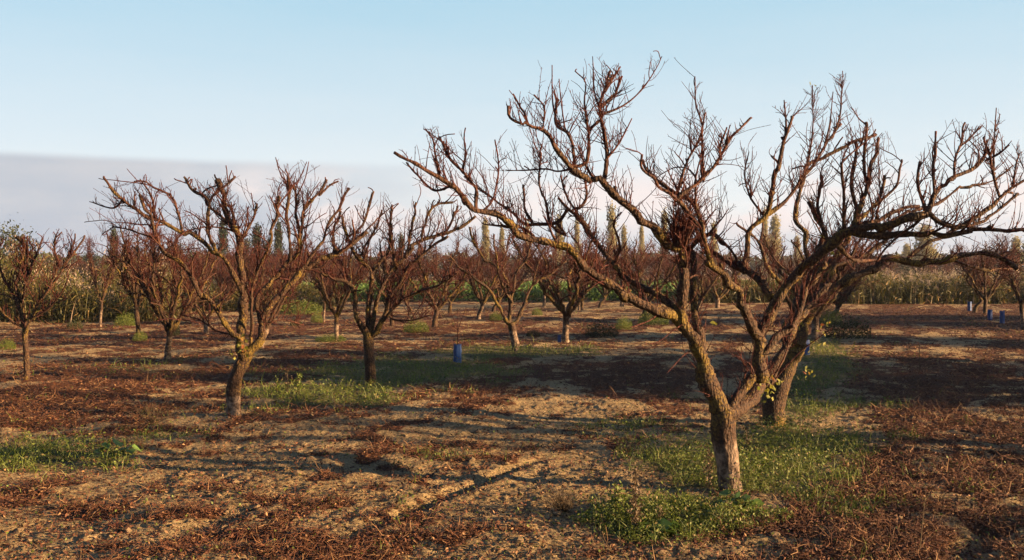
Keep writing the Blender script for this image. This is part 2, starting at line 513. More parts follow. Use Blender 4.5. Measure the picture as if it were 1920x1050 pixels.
def build_ground():
    rs = [0.4, 0.9, 1.6, 2.3, 2.8]
    r = 3.2
    while r < 60:
        rs.append(r); r += 0.019 * (r / 6) ** 1.45
    while r < 7000:
        rs.append(r); r *= 1.06
    rs = np.array(rs)
    th = np.concatenate([np.linspace(-34, 34, 980), np.linspace(34, 326, 150)[1:-1]]) * math.pi / 180
    Rg, Tg = np.meshgrid(rs, th, indexing='ij')
    x = Rg * np.sin(Tg); y = Rg * np.cos(Tg)
    z = gz(x, y)
    z = z * sstep(0.3, 3, Rg)
    g, l = masks(x, y)
    V = np.stack([x, y, z], -1).reshape(-1, 3)
    nr, nt = Rg.shape
    i = np.arange(nr - 1)[:, None] * nt; j = np.arange(nt)[None]; j2 = (j + 1) % nt
    q = np.stack([i + j2, i + j, i + nt + j, i + nt + j2], -1).reshape(-1, 4)
    q = q[:, ::-1]
    mb = MB()
    V = np.vstack([V, [[0, 0, 0]]])
    c_ = len(V) - 1
    t = np.stack([np.full(nt, c_), np.arange(nt), (np.arange(nt) + 1) % nt], -1)
    mb.add(V, q[:, ::-1][:, [0, 3, 2, 1]], t[:, [0, 2, 1]], litter=np.append(l.ravel(), 0.3), green=np.append(g.ravel(), 0))
    o = mb.build("ground", mat_ground())
    tag(o, kind="structure")


build_ground()


# ------------------------------------------------------------------ ground cover (stuff)
def screen_pts(n, y0, y1, x0=-250, x1=2170, power=1.0):
    """ground points spread evenly over a band of the view"""
    px = rng.uniform(x0, x1, n)
    u = rng.random(n) ** power
    py = y0 + (y1 - y0) * u
    v = (525 - py) / F
    dz = -SP + v * CP; dy = CP + v * SP
    t = -H / dz
    return t * (px - 960) / F, t * dy


def leaves(mb, p, d, nrmv, L, Wd, tone, fold=0.25):
    """folded pointed leaves: p base, d direction, L length, Wd width (arrays)"""
    n = len(p)
    d = nrm(d); s = nrm(np.cross(d, nrmv)); u = np.cross(s, d)
    L = np.asarray(L).reshape(-1, 1); Wd = np.asarray(Wd).reshape(-1, 1)
    mid = p + d * L * 0.5 - u * L * fold * 0.3
    v = np.stack([p, mid + s * Wd * 0.5, p + d * L - u * L * fold, mid - s * Wd * 0.5], 1)
    i = np.arange(n)[:, None] * 4
    mb.add(v.reshape(-1, 3), i + np.array([[0, 1, 2, 3]]), tone=np.repeat(tone, 4))


def blades(mb, p, d, L, Wd, tone, K=4, droop=0.5):
    """long bending ribbons"""
    n = len(p); d = nrm(d)
    side = nrm(np.cross(d, rng.normal(0, 1, (n, 3))))
    hz = d.copy(); hz[:, 2] = 0; hz = nrm(hz + rng.normal(0, .05, hz.shape) * np.array([1, 1, 0]))
    L = np.asarray(L).reshape(-1, 1); Wd = np.asarray(Wd).reshape(-1, 1)
    pts = []; q = p.copy(); dd = d.copy()
    dr = np.asarray(droop).reshape(-1, 1) * np.ones((n, 1))
    for k in range(K):
        w = Wd * (1 - k / (K - 0.9)) * 0.5
        pts.append(q + side * w); pts.append(q - side * w)
        q = q + dd * L / (K - 1)
        dd = nrm(dd + (hz * 0.8 - np.array([0, 0, 1.0])) * dr / (K - 1))
    v = np.stack(pts, 1)
    i = np.arange(n)[:, None, None] * (2 * K); k = np.arange(K - 1)[None, :, None] * 2
    f = i + k + np.array([0, 1, 3, 2])[None, None]
    mb.add(v.reshape(-1, 3), f.reshape(-1, 4), tone=np.repeat(tone, 2 * K))


def stalks(mb, p, d, L, r, tone, K=4, wig=0.35):
    n = len(p); d = nrm(d); q = p.copy(); pts = [q]
    L = np.asarray(L).reshape(-1, 1)
    b = rng.normal(0, 1, (n, 3)) * 0.25
    for k in range(K - 1):
        q = q + d * L / (K - 1); pts.append(q)
        d = nrm(d + b + rng.normal(0, wig, (n, 3)))
    P = np.stack(pts, 1)
    P[:, :, 2] = np.maximum(P[:, :, 2], gz(P[:, :, 0], P[:, :, 1]) + r[:, None] * 0.5)
    Rr = r[:, None] * np.linspace(1, 0.5, K)[None]
    T = nrm(np.gradient(P, axis=1)); ref = np.array([0.31, 0.2, 0.93])
    U = nrm(np.cross(T, ref)); Vv = np.cross(T, U)
    a = np.arange(3) * 2 * math.pi / 3
    ring = P[:, :, None] + Rr[:, :, None, None] * (np.cos(a)[None, None, :, None] * U[:, :, None] + np.sin(a)[None, None, :, None] * Vv[:, :, None])
    i = np.arange(n)[:, None, None] * K * 3; k = np.arange(K - 1)[None, :, None] * 3; s_ = np.arange(3)[None, None]; s2 = (s_ + 1) % 3
    f = np.stack([i + k + s_, i + k + s2, i + k + 3 + s2, i + k + 3 + s_], -1).reshape(-1, 4)
    mb.add(ring.reshape(-1, 3), f, tone=np.repeat(tone, 3 * K))


def ground_cover():
    # dry pulled-up stalks
    mb = MB()
    x, y = screen_pts(260000, 572, 1100)
    g, l = masks(x, y)
    keep = rng.random(len(x)) < np.clip(l * 0.55 + 0.05, 0, 1) * sstep(1.0, 0.3, g) * (0.25 + 0.75 * sstep(0.35, 0.6, fbm(x * 5, y * 5, 91, 2)))
    x, y, l = x[keep], y[keep], l[keep]
    r = np.hypot(x, y); n = len(x)
    z = gz(x, y)
    pile = l * np.abs(fbm(x * 2.5, y * 2.5, 55, 3)) * 0.10
    d = rng.normal(0, 1, (n, 3)) * np.array([1, 1, 0.42]); d[:, 2] = np.abs(d[:, 2]) * np.where(rng.random(n) < .2, 1.8, 0.6)
    p = np.stack([x, y, z + rng.random(n) * pile], -1)
    L = (0.02 + 0.11 * rng.random(n) ** 2.2) * (0.7 + 0.06 * r) * (0.7 + 0.5 * l)
    rad = rng.uniform(0.0009, 0.0023, n) * (0.8 + 0.07 * r)
    stalks(mb, p, d, L, rad, rng.random(n))
    print('litter', n)
    o = mb.build("dry_litter", M_litter)
    tag(o, "reddish brown dry weed stalks strewn over the orchard soil", "dry weeds", kind="stuff")
    # withered leaf scraps
    mb = MB()
    x, y = screen_pts(230000, 575, 1100)
    g, l = masks(x, y)
    keep = rng.random(len(x)) < np.clip(l * 0.95 + 0.30, 0, 1) * sstep(1.0, 0.1, g)
    x, y = x[keep], y[keep]; n = len(x); r = np.hypot(x, y)
    p = np.stack([x, y, gz(x, y) + 0.004 + rng.random(n) * 0.02], -1)
    s = rng.uniform(0.012, 0.035, n) * (0.7 + 0.05 * r)
    leaves(mb, p, rng.normal(0, 1, (n, 3)) * np.array([1, 1, .4]), np.array([0, 0, 1.0]) + rng.normal(0, .5, (n, 3)), s, s * 0.5, rng.random(n) * 0.95)
    print('scraps', n)
    o = mb.build("leaf_litter", M_litter, smooth=False)
    tag(o, "withered brown leaf scraps lying between the dry stalks", "leaf litter", kind="stuff")
    # low green weeds
    mb = MB()
    x, y = screen_pts(330000, 572, 1100)
    g, l = masks(x, y)
    keep = rng.random(len(x)) < np.clip(g * 0.95 + 0.022, 0, 1)
    x, y, g = x[keep], y[keep], g[keep]; n = len(x); r = np.hypot(x, y)
    hgt = (0.015 + 0.22 * sstep(.35, .8, fbm(x * 2.2, y * 2.2, 66, 3)) * g + 0.03 * vnoise(x * 9, y * 9, 2)) * np.clip(1.3 - 0.03 * r, 0.7, 1.2)
    p = np.stack([x, y, gz(x, y) + rng.random(n) * hgt], -1)
    s = rng.uniform(0.010, 0.030, n) * (0.62 + 0.045 * r)
    d = rng.normal(0, 1, (n, 3)) * np.array([1, 1, .5]) + np.array([0, 0, .5])
    leaves(mb, p, d, np.array([0, 0, 1.0]) + rng.normal(0, .6, (n, 3)), s, s * 0.62, np.clip(rng.random(n), 0, 1))
    x, y = gpt(1190, 985)
    n = 9000; a = rng.uniform(0, 6.283, n); q_ = np.sqrt(rng.random(n))
    x = x + .30 + q_ * np.cos(a) * .72 + .2 * (vnoise(a * 2, a * 0, 8) - .5); y = y + .08 + q_ * np.sin(a) * .42
    hg = .26 * fbm(x * 5, y * 5, 44, 3) * np.sqrt(1 - q_ ** 2 + .02) + .01
    p = np.stack([x, y, gz(x, y) + rng.random(n) ** .7 * hg], -1); s = rng.uniform(.010, .028, n)
    leaves(mb, p, rng.normal(0, 1, (n, 3)) + np.array([0, 0, .5]), np.array([0, 0, 1.0]) + rng.normal(0, .7, (n, 3)), s, s * .55, rng.random(n))
    # grass blades among them
    x, y = screen_pts(90000, 572, 1100)
    g, l = masks(x, y)
    keep = rng.random(len(x)) < g * 0.85
    x, y = x[keep], y[keep]; n2 = len(x); r = np.hypot(x, y)
    p = np.stack([x, y, gz(x, y)], -1)
    blades(mb, p, rng.normal(0, .45, (n2, 3)) + np.array([0, 0, 1.0]), rng.uniform(.05, .17, n2) * (0.8 + .03 * r), 0.004 * (0.7 + .1 * r), rng.random(n2) * .9, 3, 0.7)
    print('green', n, n2)
    o = mb.build("green_weeds", M_weed, smooth=False)
    tag(o, "low green weeds and clover growing in patches along the tree rows", "weeds", kind="stuff")
    # clods and pebbles
    ico_v, ico_f = ico()
    mb = MB()
    x, y = screen_pts(6000, 600, 1100)
    g, l = masks(x, y)
    keep = rng.random(len(x)) < (1 - g) * (1 - .5 * l)
    x, y = x[keep], y[keep]; n = len(x); r = np.hypot(x, y)
    s = 0.003 + 0.016 * rng.random(n) ** 9 * 1.6
    s *= (0.8 + .04 * r)
    V = ico_v[None] * (1 + rng.normal(0, .28, (n, len(ico_v), 1)))
    V = V * s[:, None, None] * np.stack([rng.uniform(.8, 1.4, n), rng.uniform(.8, 1.4, n), rng.uniform(.5, .9, n)], -1)[:, None]
    V = V + np.stack([x, y, gz(x, y) + s * .15], -1)[:, None]
    f = (np.arange(n) * len(ico_v))[:, None, None] + ico_f[None]
    mb.add(V.reshape(-1, 3), None, f.reshape(-1, 3))
    o = mb.build("soil_clods", M_stone, smooth=False)
    tag(o, "small pale clods and pebbles on the bare soil", "clods", kind="stuff")


def ico():
    t = (1 + 5 ** .5) / 2
    v = np.array([(-1, t, 0), (1, t, 0), (-1, -t, 0), (1, -t, 0), (0, -1, t), (0, 1, t), (0, -1, -t), (0, 1, -t), (t, 0, -1), (t, 0, 1), (-t, 0, -1), (-t, 0, 1)], float)
    f = np.array([(0, 11, 5), (0, 5, 1), (0, 1, 7), (0, 7, 10), (0, 10, 11), (1, 5, 9), (5, 11, 4), (11, 10, 2), (10, 7, 6), (7, 1, 8), (3, 9, 4), (3, 4, 2), (3, 2, 6), (3, 6, 8), (3, 8, 9), (4, 9, 5), (2, 4, 11), (6, 2, 10), (8, 6, 7), (9, 8, 1)])
    return nrm(v), f


ground_cover()


# ------------------------------------------------------------------ traced orchard trees
class Tree:
    """limbs traced as pixel paths, each pushed to its own depth, then grown on"""
    def __init__(s, name, base, seed, sides=10, pale=0.0):
        s.name = name; s.g = np.random.default_rng(seed); s.S = sides; s.seed = seed
        x, y = gpt(*base)
        s.Y = y; s.org = np.array([x, y, float(gz(x, y))]); s.k = y / F
        s.pix = np.zeros((0, 4))     # px, py, depth offset, part index
        s.parts = []                 # (name, MB)
        s.hosts = []                 # (P, R) grown hosts
        s.pale = pale

    def path(s, r0, r1, dd, pts, part=None, cap=True, sec=0.0, host=True, dz0=None):
        pts = np.array(pts, float)
        thin = r0 <= 3.9; host = host and r0 > 2.6
        r0, r1 = [max(1.05, r_) * (0.93 if part == 'trunk' else 0.67 if r_ >= 13 else 0.60 if r_ > 3.5 else .75) for r_ in (r0, r1)]
        if len(s.pix):
            dd_ = np.hypot(s.pix[:, 0] - pts[0, 0], s.pix[:, 1] - pts[0, 1]); j = np.argmin(dd_)
            if dd_[j] > 1.5: pts = np.vstack([s.pix[j, :2], pts])
        if part is None and len(s.pix):
            j = np.argmin(np.hypot(s.pix[:, 0] - pts[0, 0], s.pix[:, 1] - pts[0, 1]))
            z0 = s.pix[j, 2]; pi = int(s.pix[j, 3])
        elif len(s.pix):
            j = np.argmin(np.hypot(s.pix[:, 0] - pts[0, 0], s.pix[:, 1] - pts[0, 1]))
            z0 = s.pix[j, 2]; s.parts.append((part, MB())); pi = len(s.parts) - 1
        else:
            z0 = 0; s.parts.append((part, MB())); pi = 0
        if dz0 is not None: z0 = dz0
        seg = np.r_[0, np.cumsum(np.hypot(*np.diff(pts, axis=0).T))]; t = seg / seg[-1]
        dep = z0 + dd * t ** 1.1
        P = np.array([at(a, b, s.Y + d) for (a, b), d in zip(pts, dep)])
        rr = (r0 + (r1 - r0) * t) * s.k * (1 + dep / s.Y)
        step = 0.022 if s.Y < 12 else 0.04
        C = catmull(np.c_[P, rr, pts, dep], step)
        Pc, Rc = C[:, :3].copy(), C[:, 3]
        # gnarls
        n = len(Pc)
        if part == 'limb' and len(s.parts) > 1 and int(s.pix[j, 3]) == 0:
            arc = np.arange(n) * step
            Rc = Rc * (1 + .32 * np.exp(-(arc / (Rc[0] * 3)) ** 2))
        w = s.g.normal(0, 1, (n, 3)); k_ = np.ones(5) / 5
        w = np.stack([np.convolve(w[:, i], k_, 'same') for i in range(3)], -1)
        Pc[1:] += w[1:] * Rc[1:, None] * (0.06 if part == 'trunk' else 0.25)
        kn = max(3, int(n * step / 0.11)); kx = np.sort(np.r_[0, s.g.uniform(0, 1, kn), 1])
        kink = s.g.normal(0, 1, (len(kx), 3)); kink[0] = 0
        amp = np.clip(Rc * 0.7, 0, .014) if part != 'trunk' else Rc * .04
        Pc += np.stack([np.interp(np.linspace(0, 1, n), kx, kink[:, i]) for i in range(3)], -1) * amp[:, None] * (0.3 if thin else 1)
        for _ in range(int(n * step / 0.25) if part != 'trunk' else 0):
            c0 = s.g.uniform(0, n); Rc = Rc * (1 + s.g.uniform(.05, .24) * np.exp(-((np.arange(n) - c0) * step / (Rc.mean() * 1.1 + .004)) ** 2))
        Rc = Rc * (1 + (0.03 if part == 'trunk' else 0.10) * np.convolve(s.g.normal(0, 1, n), np.ones(4) / 2, 'same'))
        pale = np.zeros((1, n))
        if part == 'trunk' and s.pale > 0:
            hh = Pc[:, 2] - s.org[2]
            pale = (sstep(s.pale, s.pale * 0.6, hh))[None]
        if cap: pale = np.c_[pale, pale[:, -1:]]
        S = s.S if Rc[0] > 0.010 else (7 if Rc[0] > 0.006 else 5)
        tubes(s.parts[pi][1], Pc, Rc, S, 0.04 if part == 'trunk' else 0.07, pale, cap, s.seed + len(s.pix))
        s.pix = np.vstack([s.pix, np.c_[C[:, 4:6], C[:, 6], np.full(n, pi)]])
        if host:
            idx = np.linspace(0, n - 1, 16).astype(int)
            s.hosts.append((Pc[idx], Rc[idx], pi, np.linalg.norm(np.diff(Pc, axis=0), axis=1).sum()))

    def grow(s, low=0.55, sec=3.0, twig=14, spur=2.0, tl=(0.10, 0.36), sl=(0.18, 0.55), rmin=0.0016, up=0.45, stub=0.35, over=7):
        crown = MB()
        ctr = s.org

        def ok(q):
            """shoots stay under the pruned outline of the traced limbs"""
            tip = q[:, -1]; px, py = to_px(tip[:, 0], tip[:, 1], tip[:, 2])
            d = np.abs(px[:, None] - s.pix[None, ::3, 0]); yy = np.where(d < 26, s.pix[None, ::3, 1], 9999).min(1)
            return py > yy - over
        TP, TR = [], []
        for (P, R, pi, L) in s.hosts:
            tm = 0.12 if P[0, 2] > s.org[2] + 0.5 else 0.45
            if R.max() > 0.05: tm = 0.5
            q, r = sprout(P, R, np.ceil(L * sec * s.g.uniform(.7, 1.3)), *sl, 12, 0.55, rmin * 1.6, s.g, up=up + .15, fwd=.7, curl=.8, wig=.10, tmin=max(tm, .25), center=ctr, outw=.25, rmax=.012)
            if len(q):
                cutm = s.g.random(len(q)) < stub
                short = ~ok(q); cutm = cutm | short
                r[cutm] = r[cutm, :1] * np.linspace(1, .75, 12)[None]
                q[cutm] = q[cutm, :1] + (q[cutm] - q[cutm, :1]) * s.g.uniform(.12, .6, (cutm.sum(), 1, 1))
                tubes(s.parts[pi][1], q, r, 5, 0.08, 0, True, pi)
                TP.append(q); TR.append(r)
            if R.max() < .05:
                q, r = sprout(P, R, np.ceil(L * 1.1), .025, .08, 3, .75, .004, s.g, up=.5, fwd=.7, tmin=.3, rmax=.016)
                r[:] = r[:, :1]; tubes(s.parts[pi][1], q, r, 6, 0.08, 0, True, pi + 5)
            idx = np.linspace(0, len(P) - 1, 12).astype(int)
            TP.append(P[idx][None]); TR.append(R[idx][None])
        TP = np.concatenate(TP); TR = np.concatenate(TR)
        Lt = np.linalg.norm(np.diff(TP, axis=1), axis=2).sum()
        q, r = sprout(TP, TR, Lt * twig, *tl, 7, 0.45, rmin * .75, s.g, up=up, fwd=.5, curl=.6, wig=.05, tmin=.1, center=ctr, outw=.15, rmax=rmin * 2.0)
        bad = ~ok(q); keep = ~bad | (s.g.random(len(q)) < .25); q, r, bad = q[keep], r[keep], bad[keep]; q[bad] = q[bad, :1] + (q[bad] - q[bad, :1]) * s.g.uniform(.1, .5, (bad.sum(), 1, 1))
        lowcut = (q[:, 0, 2] > s.org[2] + low) & (ok(q) | (s.g.random(len(q)) < .03))
        q, r = q[lowcut], r[lowcut]
        tubes(crown, q, r, 3)
        # spurs and buds
        q2, r2 = sprout(q, r, len(q) * spur, .012, .075, 4, .8, rmin * .55, s.g, up=.2, fwd=.6, curl=.3, wig=.15, rmax=rmin * 1.1)
        tubes(crown, q2, r2, 3)
        q3, r3 = sprout(q, r, len(q) * spur * 1.5, .006, .012, 2, 1.0, rmin * .7, s.g, up=.1, fwd=.8, rmax=rmin * 1.3)
        tubes(crown, q3, r3, 3)
        s.crown = crown
        s.tips = q

    def build(s, label, group, cat="fruit tree"):
        o = empty(s.name, s.org)
        tag(o, label, cat, group)
        for nm, mb in s.parts: mb.build(nm, M_bark, o, origin=s.org)
        s.crown.build("crown", M_bark, o, origin=s.org)
        s.obj = o
        return o


def leaf_tuft(tree, spots, n, size, spread, mat=M_yleaf, name="leaf_tuft"):
    g = rng
    for (px, py, dd) in spots:
        mb = MB()
        c_ = at(px, py, tree.Y + dd)
        p = c_ + g.normal(0, 1, (n, 3)) * spread
        leaves(mb, p, g.normal(0, 1, (n, 3)) + np.array([0, 0, -.4]), g.normal(0, 1, (n, 3)), g.uniform(.6, 1.3, n) * size, g.uniform(.5, .9, n) * size, g.random(n), .4)
        mb.build(name, mat, tree.obj, smooth=False, origin=tree.org)


GRP = "bare apricot trees of the orchard"
# ---- the big tree on the right, nearest the camera
A = Tree("orchard_tree", (1372, 926), 101, 12, pale=0.46)
A.path(22, 26, 0, [(1373, 942), (1369, 908), (1362, 860), (1358, 815), (1357, 770)], 'trunk', cap=False, host=False)
A.path(25, 12, -.15, [(1354, 778), (1340, 745), (1322, 700), (1308, 655), (1290, 622), (1280, 594), (1284, 530), (1281, 480), (1274, 462)], 'limb')
A.path(13, 9, .35, [(1318, 662), (1312, 630), (1307, 600), (1302, 548), (1300, 492), (1290, 460)], 'limb', dz0=None)
A.path(16, 4, -.9, [(1282, 602), (1243, 583), (1206, 567), (1172, 551), (1155, 536), (1119, 512), (1083, 482), (1040, 463), (1007, 450), (984, 442), (953, 421), (930, 404), (892, 395), (881, 386), (854, 349), (801, 319), (740, 284)], 'limb')
A.path(12, 5, .5, [(1276, 590), (1250, 570), (1220, 549), (1183, 530), (1156, 503), (1129, 474), (1105, 440), (1090, 415), (1064, 392), (1045, 370)], 'limb')
A.path(22, 14, .45, [(1360, 778), (1382, 764), (1414, 740), (1440, 712)], 'limb')
A.path(17, 14, .1, [(1366, 766), (1392, 735), (1412, 712), (1426, 700)], 'limb')
A.path(17, 15, .1, [(1426, 708), (1423, 663), (1427, 628), (1442, 585), (1453, 566)], 'limb')
A.path(14, 9, .5, [(1440, 716), (1452, 680), (1478, 640), (1500, 600), (1530, 560), (1552, 528)], 'limb')
A.path(12, 7, .2, [(1428, 672), (1455, 635), (1480, 605), (1495, 580), (1510, 545), (1530, 515), (1548, 490)], 'limb')
A.path(15, 9, .4, [(1455, 572), (1436, 544), (1421, 523), (1397, 508), (1382, 490)])
A.path(15, 11, -.35, [(1430, 640), (1412, 617), (1398, 582), (1380, 548), (1352, 514), (1334, 494)], 'limb')
A.path(9, 3, -.3, [(1334, 496), (1326, 470), (1318, 440), (1310, 425), (1274, 379), (1240, 352), (1228, 338), (1205, 315), (1205, 288)])
# the mossy limb going up left from the dark knot
A.path(13, 9, -.3, [(1278, 470), (1262, 464), (1243, 452), (1225, 436), (1208, 418), (1193, 398), (1161, 373), (1136, 349), (1113, 337), (1075, 317)], 'limb')
A.path(7, 4, .15, [(1129, 342), (1136, 288), (1129, 231), (1125, 200), (1136, 159), (1142, 134)])
A.path(3.5, 2, .05, [(1134, 172), (1145, 152), (1163, 125)])
A.path(6, 3.5, .2, [(1070, 312), (1094, 307), (1104, 273), (1106, 242), (1125, 223)])
A.path(8, 4, -.2, [(1077, 318), (1045, 280), (1030, 254), (1010, 237), (984, 231), (957, 220), (956, 197)])
A.path(4, 2, .1, [(990, 232), (980, 204), (963, 176)])
A.path(5, 3, .1, [(1079, 309), (1075, 280), (1064, 250), (1041, 231), (1045, 185)])
A.path(3, 1.2, .3, [(1071, 317), (1045, 322), (1022, 317), (976, 320), (948, 319)])
A.path(2.4, 1, .1, [(1125, 202), (1115, 174), (1111, 106)])
A.path(3, 1, .1, [(1130, 214), (1170, 197), (1205, 166), (1231, 128), (1241, 106)])
A.path(3, 1.4, .1, [(1104, 250), (1096, 190), (1098, 155), (1078, 133)])
A.path(2.6, 1, .1, [(1045, 232), (1036, 190), (1035, 122)])
A.path(2.2, 1, -.1, [(1060, 245), (1052, 190), (1048, 148)])
A.path(5, 2.5, .2, [(1128, 200), (1150, 180), (1168, 142)])
A.path(3, 1.5, .1, [(1135, 300), (1160, 270), (1185, 222)])
A.path(3, 1.5, .1, [(1018, 240), (1020, 200), (1000, 178)])
# left fan
A.path(6, 2.5, .2, [(892, 395), (892, 353), (873, 326), (843, 296), (826, 256)])
A.path(5, 2, .2, [(872, 382), (850, 353), (816, 359), (793, 341), (763, 305)])
A.path(4, 1.5, .1, [(822, 330), (816, 290), (812, 260), (799, 239)])
A.path(3, 1.5, .1, [(866, 322), (874, 290), (870, 258), (873, 240)])
A.path(3.6, 1.5, .15, [(905, 396), (925, 370), (935, 310), (928, 262)])
A.path(6, 2, .3, [(1040, 420), (984, 418), (953, 391), (900, 357), (870, 330)])
A.path(5, 2, .2, [(1060, 440), (1030, 418), (1022, 380), (1010, 338), (1014, 269)])
A.path(4, 2.5, .1, [(998, 418), (984, 390), (980, 347)])
A.path(6, 2, .3, [(1110, 445), (1096, 418), (1075, 391), (1060, 360), (1052, 330)])
A.path(5, 2, .1, [(1078, 395), (1098, 370), (1092, 330), (1060, 300)])
A.path(5, 2, -.2, [(1150, 500), (1160, 460), (1150, 420), (1165, 400)])
# centre fan
A.path(8, 3.5, .3, [(1318, 430), (1304, 385), (1270, 368), (1240, 345), (1215, 320), (1208, 300)])
A.path(7, 2.5, .3, [(1270, 372), (1300, 350), (1324, 330), (1350, 299), (1370, 262), (1389, 242), (1410, 219)])
A.path(5, 2, .1, [(1275, 360), (1288, 303), (1310, 262), (1322, 210)])
A.path(4.5, 1.2, .1, [(1318, 335), (1318, 242), (1305, 196), (1303, 143)])
A.path(4, 2, .1, [(1352, 300), (1350, 280), (1362, 240)])
A.path(8, 4, -.2, [(1290, 470), (1330, 440), (1360, 455), (1382, 490)])
A.path(8, 4, .2, [(1384, 500), (1330, 470), (1300, 420), (1280, 390)])
A.path(9, 4.5, .1, [(1394, 508), (1406, 470), (1408, 430), (1438, 402), (1446, 364), (1461, 303), (1472, 261), (1484, 217)], 'limb')
A.path(7, 2.5, .3, [(1438, 402), (1469, 383), (1491, 360), (1507, 333), (1530, 303), (1556, 261), (1576, 232)])
A.path(3.6, 1.2, .2, [(1500, 350), (1515, 300), (1524, 240), (1523, 160)])
A.path(3, 1, .1, [(1560, 258), (1575, 215), (1580, 133)])
A.path(2.6, 1, .1, [(1545, 275), (1556, 230), (1562, 172)])
A.path(3, 1.5, .1, [(1470, 270), (1474, 230), (1470, 188)])
A.path(4, 1.5, .1, [(1430, 402), (1402, 360), (1396, 320), (1404, 285)])
# the great dark right limb
A.path(15, 11, -.55, [(1446, 580), (1468, 545), (1494, 515), (1526, 486), (1552, 462), (1581, 446), (1605, 437), (1655, 428), (1690, 415), (1735, 404)], 'limb')
A.path(11, 5, -.3, [(1602, 437), (1650, 440), (1700, 437), (1745, 438), (1810, 434), (1870, 431), (1960, 428)], 'limb')
A.path(9, 3, .3, [(1735, 404), (1758, 356), (1789, 333), (1823, 318), (1846, 291), (1850, 261)])
A.path(9, 3, .1, [(1740, 404), (1775, 418), (1804, 422), (1850, 394), (1880, 364), (1935, 330)])
A.path(9, 5, .3, [(1598, 432), (1606, 394), (1629, 356), (1640, 310), (1646, 261)])
A.path(6, 4.5, .1, [(1629, 340), (1621, 291), (1623, 228)])
A.path(7, 5, .1, [(1606, 396), (1594, 349), (1600, 303), (1604, 267)])
A.path(6, 4, -.2, [(1579, 440), (1583, 368), (1577, 307)])
A.path(7, 4, .2, [(1552, 450), (1537, 410), (1537, 364), (1545, 328)])
A.path(9, 5, .25, [(1606, 425), (1651, 406), (1690, 390), (1722, 387)])
A.path(6, 4, .1, [(1738, 402), (1731, 385), (1720, 349), (1724, 303)])
A.path(4.5, 3, .1, [(1750, 365), (1750, 291), (1754, 246)])
A.path(4.5, 2, .1, [(1789, 335), (1789, 299), (1804, 265), (1808, 230)])
A.path(3, 1.5, .1, [(1800, 275), (1820, 258), (1842, 235)])
A.path(5, 2.5, -.1, [(1874, 368), (1860, 320), (1850, 275)])
A.path(3, 1, -.1, [(1862, 320), (1864, 270), (1868, 202)])
A.path(3.5, 1.5, -.1, [(1850, 300), (1870, 290), (1893, 272)])
A.path(5, 2, .3, [(1735, 405), (1700, 430), (1660, 470), (1640, 490)])
A.path(7, 4, .3, [(1565, 452), (1590, 480), (1610, 490), (1650, 488)])
A.path(3, 1.5, .1, [(1900, 345), (1905, 310), (1910, 290)])
A.path(2.5, 1.5, .1, [(1583, 300), (1605, 280), (1642, 251)])
# pruned knot of short thick stubs
for i_ in range(20):
    a_ = -math.pi / 2 + A.g.uniform(-1.25, 1.25); l_ = A.g.uniform(14, 60)
    x_, y_ = 1276 + A.g.uniform(-12, 14), 466 + A.g.uniform(-12, 8)
    A.path(A.g.uniform(3.6, 6), A.g.uniform(1.5, 3.2), A.g.uniform(-.15, .15), [(x_, y_), (x_ + l_ * .55 * math.cos(a_) + A.g.uniform(-3, 3), y_ + l_ * .5 * math.sin(a_)), (x_ + l_ * math.cos(a_), y_ + l_ * math.sin(a_))])
# low suckers near the fork
for pts in ([(1436, 722), (1424, 690), (1414, 650)], [(1445, 715), (1470, 670), (1490, 600)], [(1440, 700), (1437, 660), (1436, 640)], [(1450, 715), (1500, 660), (1560, 615)], [(1430, 720), (1400, 690), (1384, 655)], [(1290, 600), (1262, 620), (1236, 640), (1215, 645)], [(1300, 655), (1280, 668), (1250, 700)], [(1240, 582), (1220, 600), (1180, 615)]):
    A.path(2.2, 1, -.15, pts, host=True)
A.grow(sec=1.9, twig=42, spur=1.5, tl=(.07, .38), sl=(.15, .5), rmin=.0022, stub=.35)
A.build("largest bare tree, nearest on the right, with a pale lower trunk in green weeds", GRP)
leaf_tuft(A, [(1448, 718, .4), (1436, 735, .4), (1424, 712, .2)], 16, .045, .035)
leaf_tuft(A, [(1523, 160, .5), (1546, 441, .1), (1560, 470, 0), (1347, 608, 0)], 2, .05, .01, name="withered_leaf")

# ---- second tree close behind it
B = Tree("orchard_tree", (1450, 797), 202, 12, pale=0)
B.path(25, 19, 0, [(1449, 806), (1450, 790), (1453, 754), (1468, 705), (1484, 660)], 'trunk', cap=False, host=False)
B.path(20, 12, .2, [(1482, 668), (1503, 617), (1520, 578), (1540, 540), (1548, 515), (1562, 492)], 'limb')
B.path(13, 7, -.3, [(1508, 605), (1526, 578), (1545, 555), (1581, 529), (1623, 507), (1665, 488), (1704, 490), (1759, 492), (1784, 486), (1849, 477), (1900, 500)], 'limb')
B.path(12, 7, .4, [(1500, 622), (1507, 565), (1526, 515), (1545, 485), (1550, 440), (1530, 400), (1520, 380)], 'limb')
B.path(13, 7, .2, [(1480, 665), (1474, 625), (1488, 580), (1512, 530), (1524, 490), (1540, 450)], 'limb')
B.path(10, 5, .5, [(1545, 540), (1560, 500), (1575, 470), (1600, 420), (1640, 380), (1660, 330)], 'limb')
B.path(8, 4, .3, [(1520, 500), (1512, 470), (1507, 436), (1490, 410), (1499, 364), (1514, 310), (1541, 295), (1583, 276), (1644, 252)])
B.path(7, 3, .5, [(1550, 500), (1620, 480), (1660, 450), (1700, 400), (1760, 380), (1800, 350)], 'limb')
B.path(8, 3, -.5, [(1500, 610), (1470, 540), (1440, 500), (1420, 450), (1380, 420)], 'limb')
B.path(6, 3, .3, [(1700, 489), (1740, 460), (1790, 430), (1850, 410), (1910, 360)])
B.path(5, 2, .3, [(1784, 486), (1830, 500), (1880, 505), (1930, 490)])
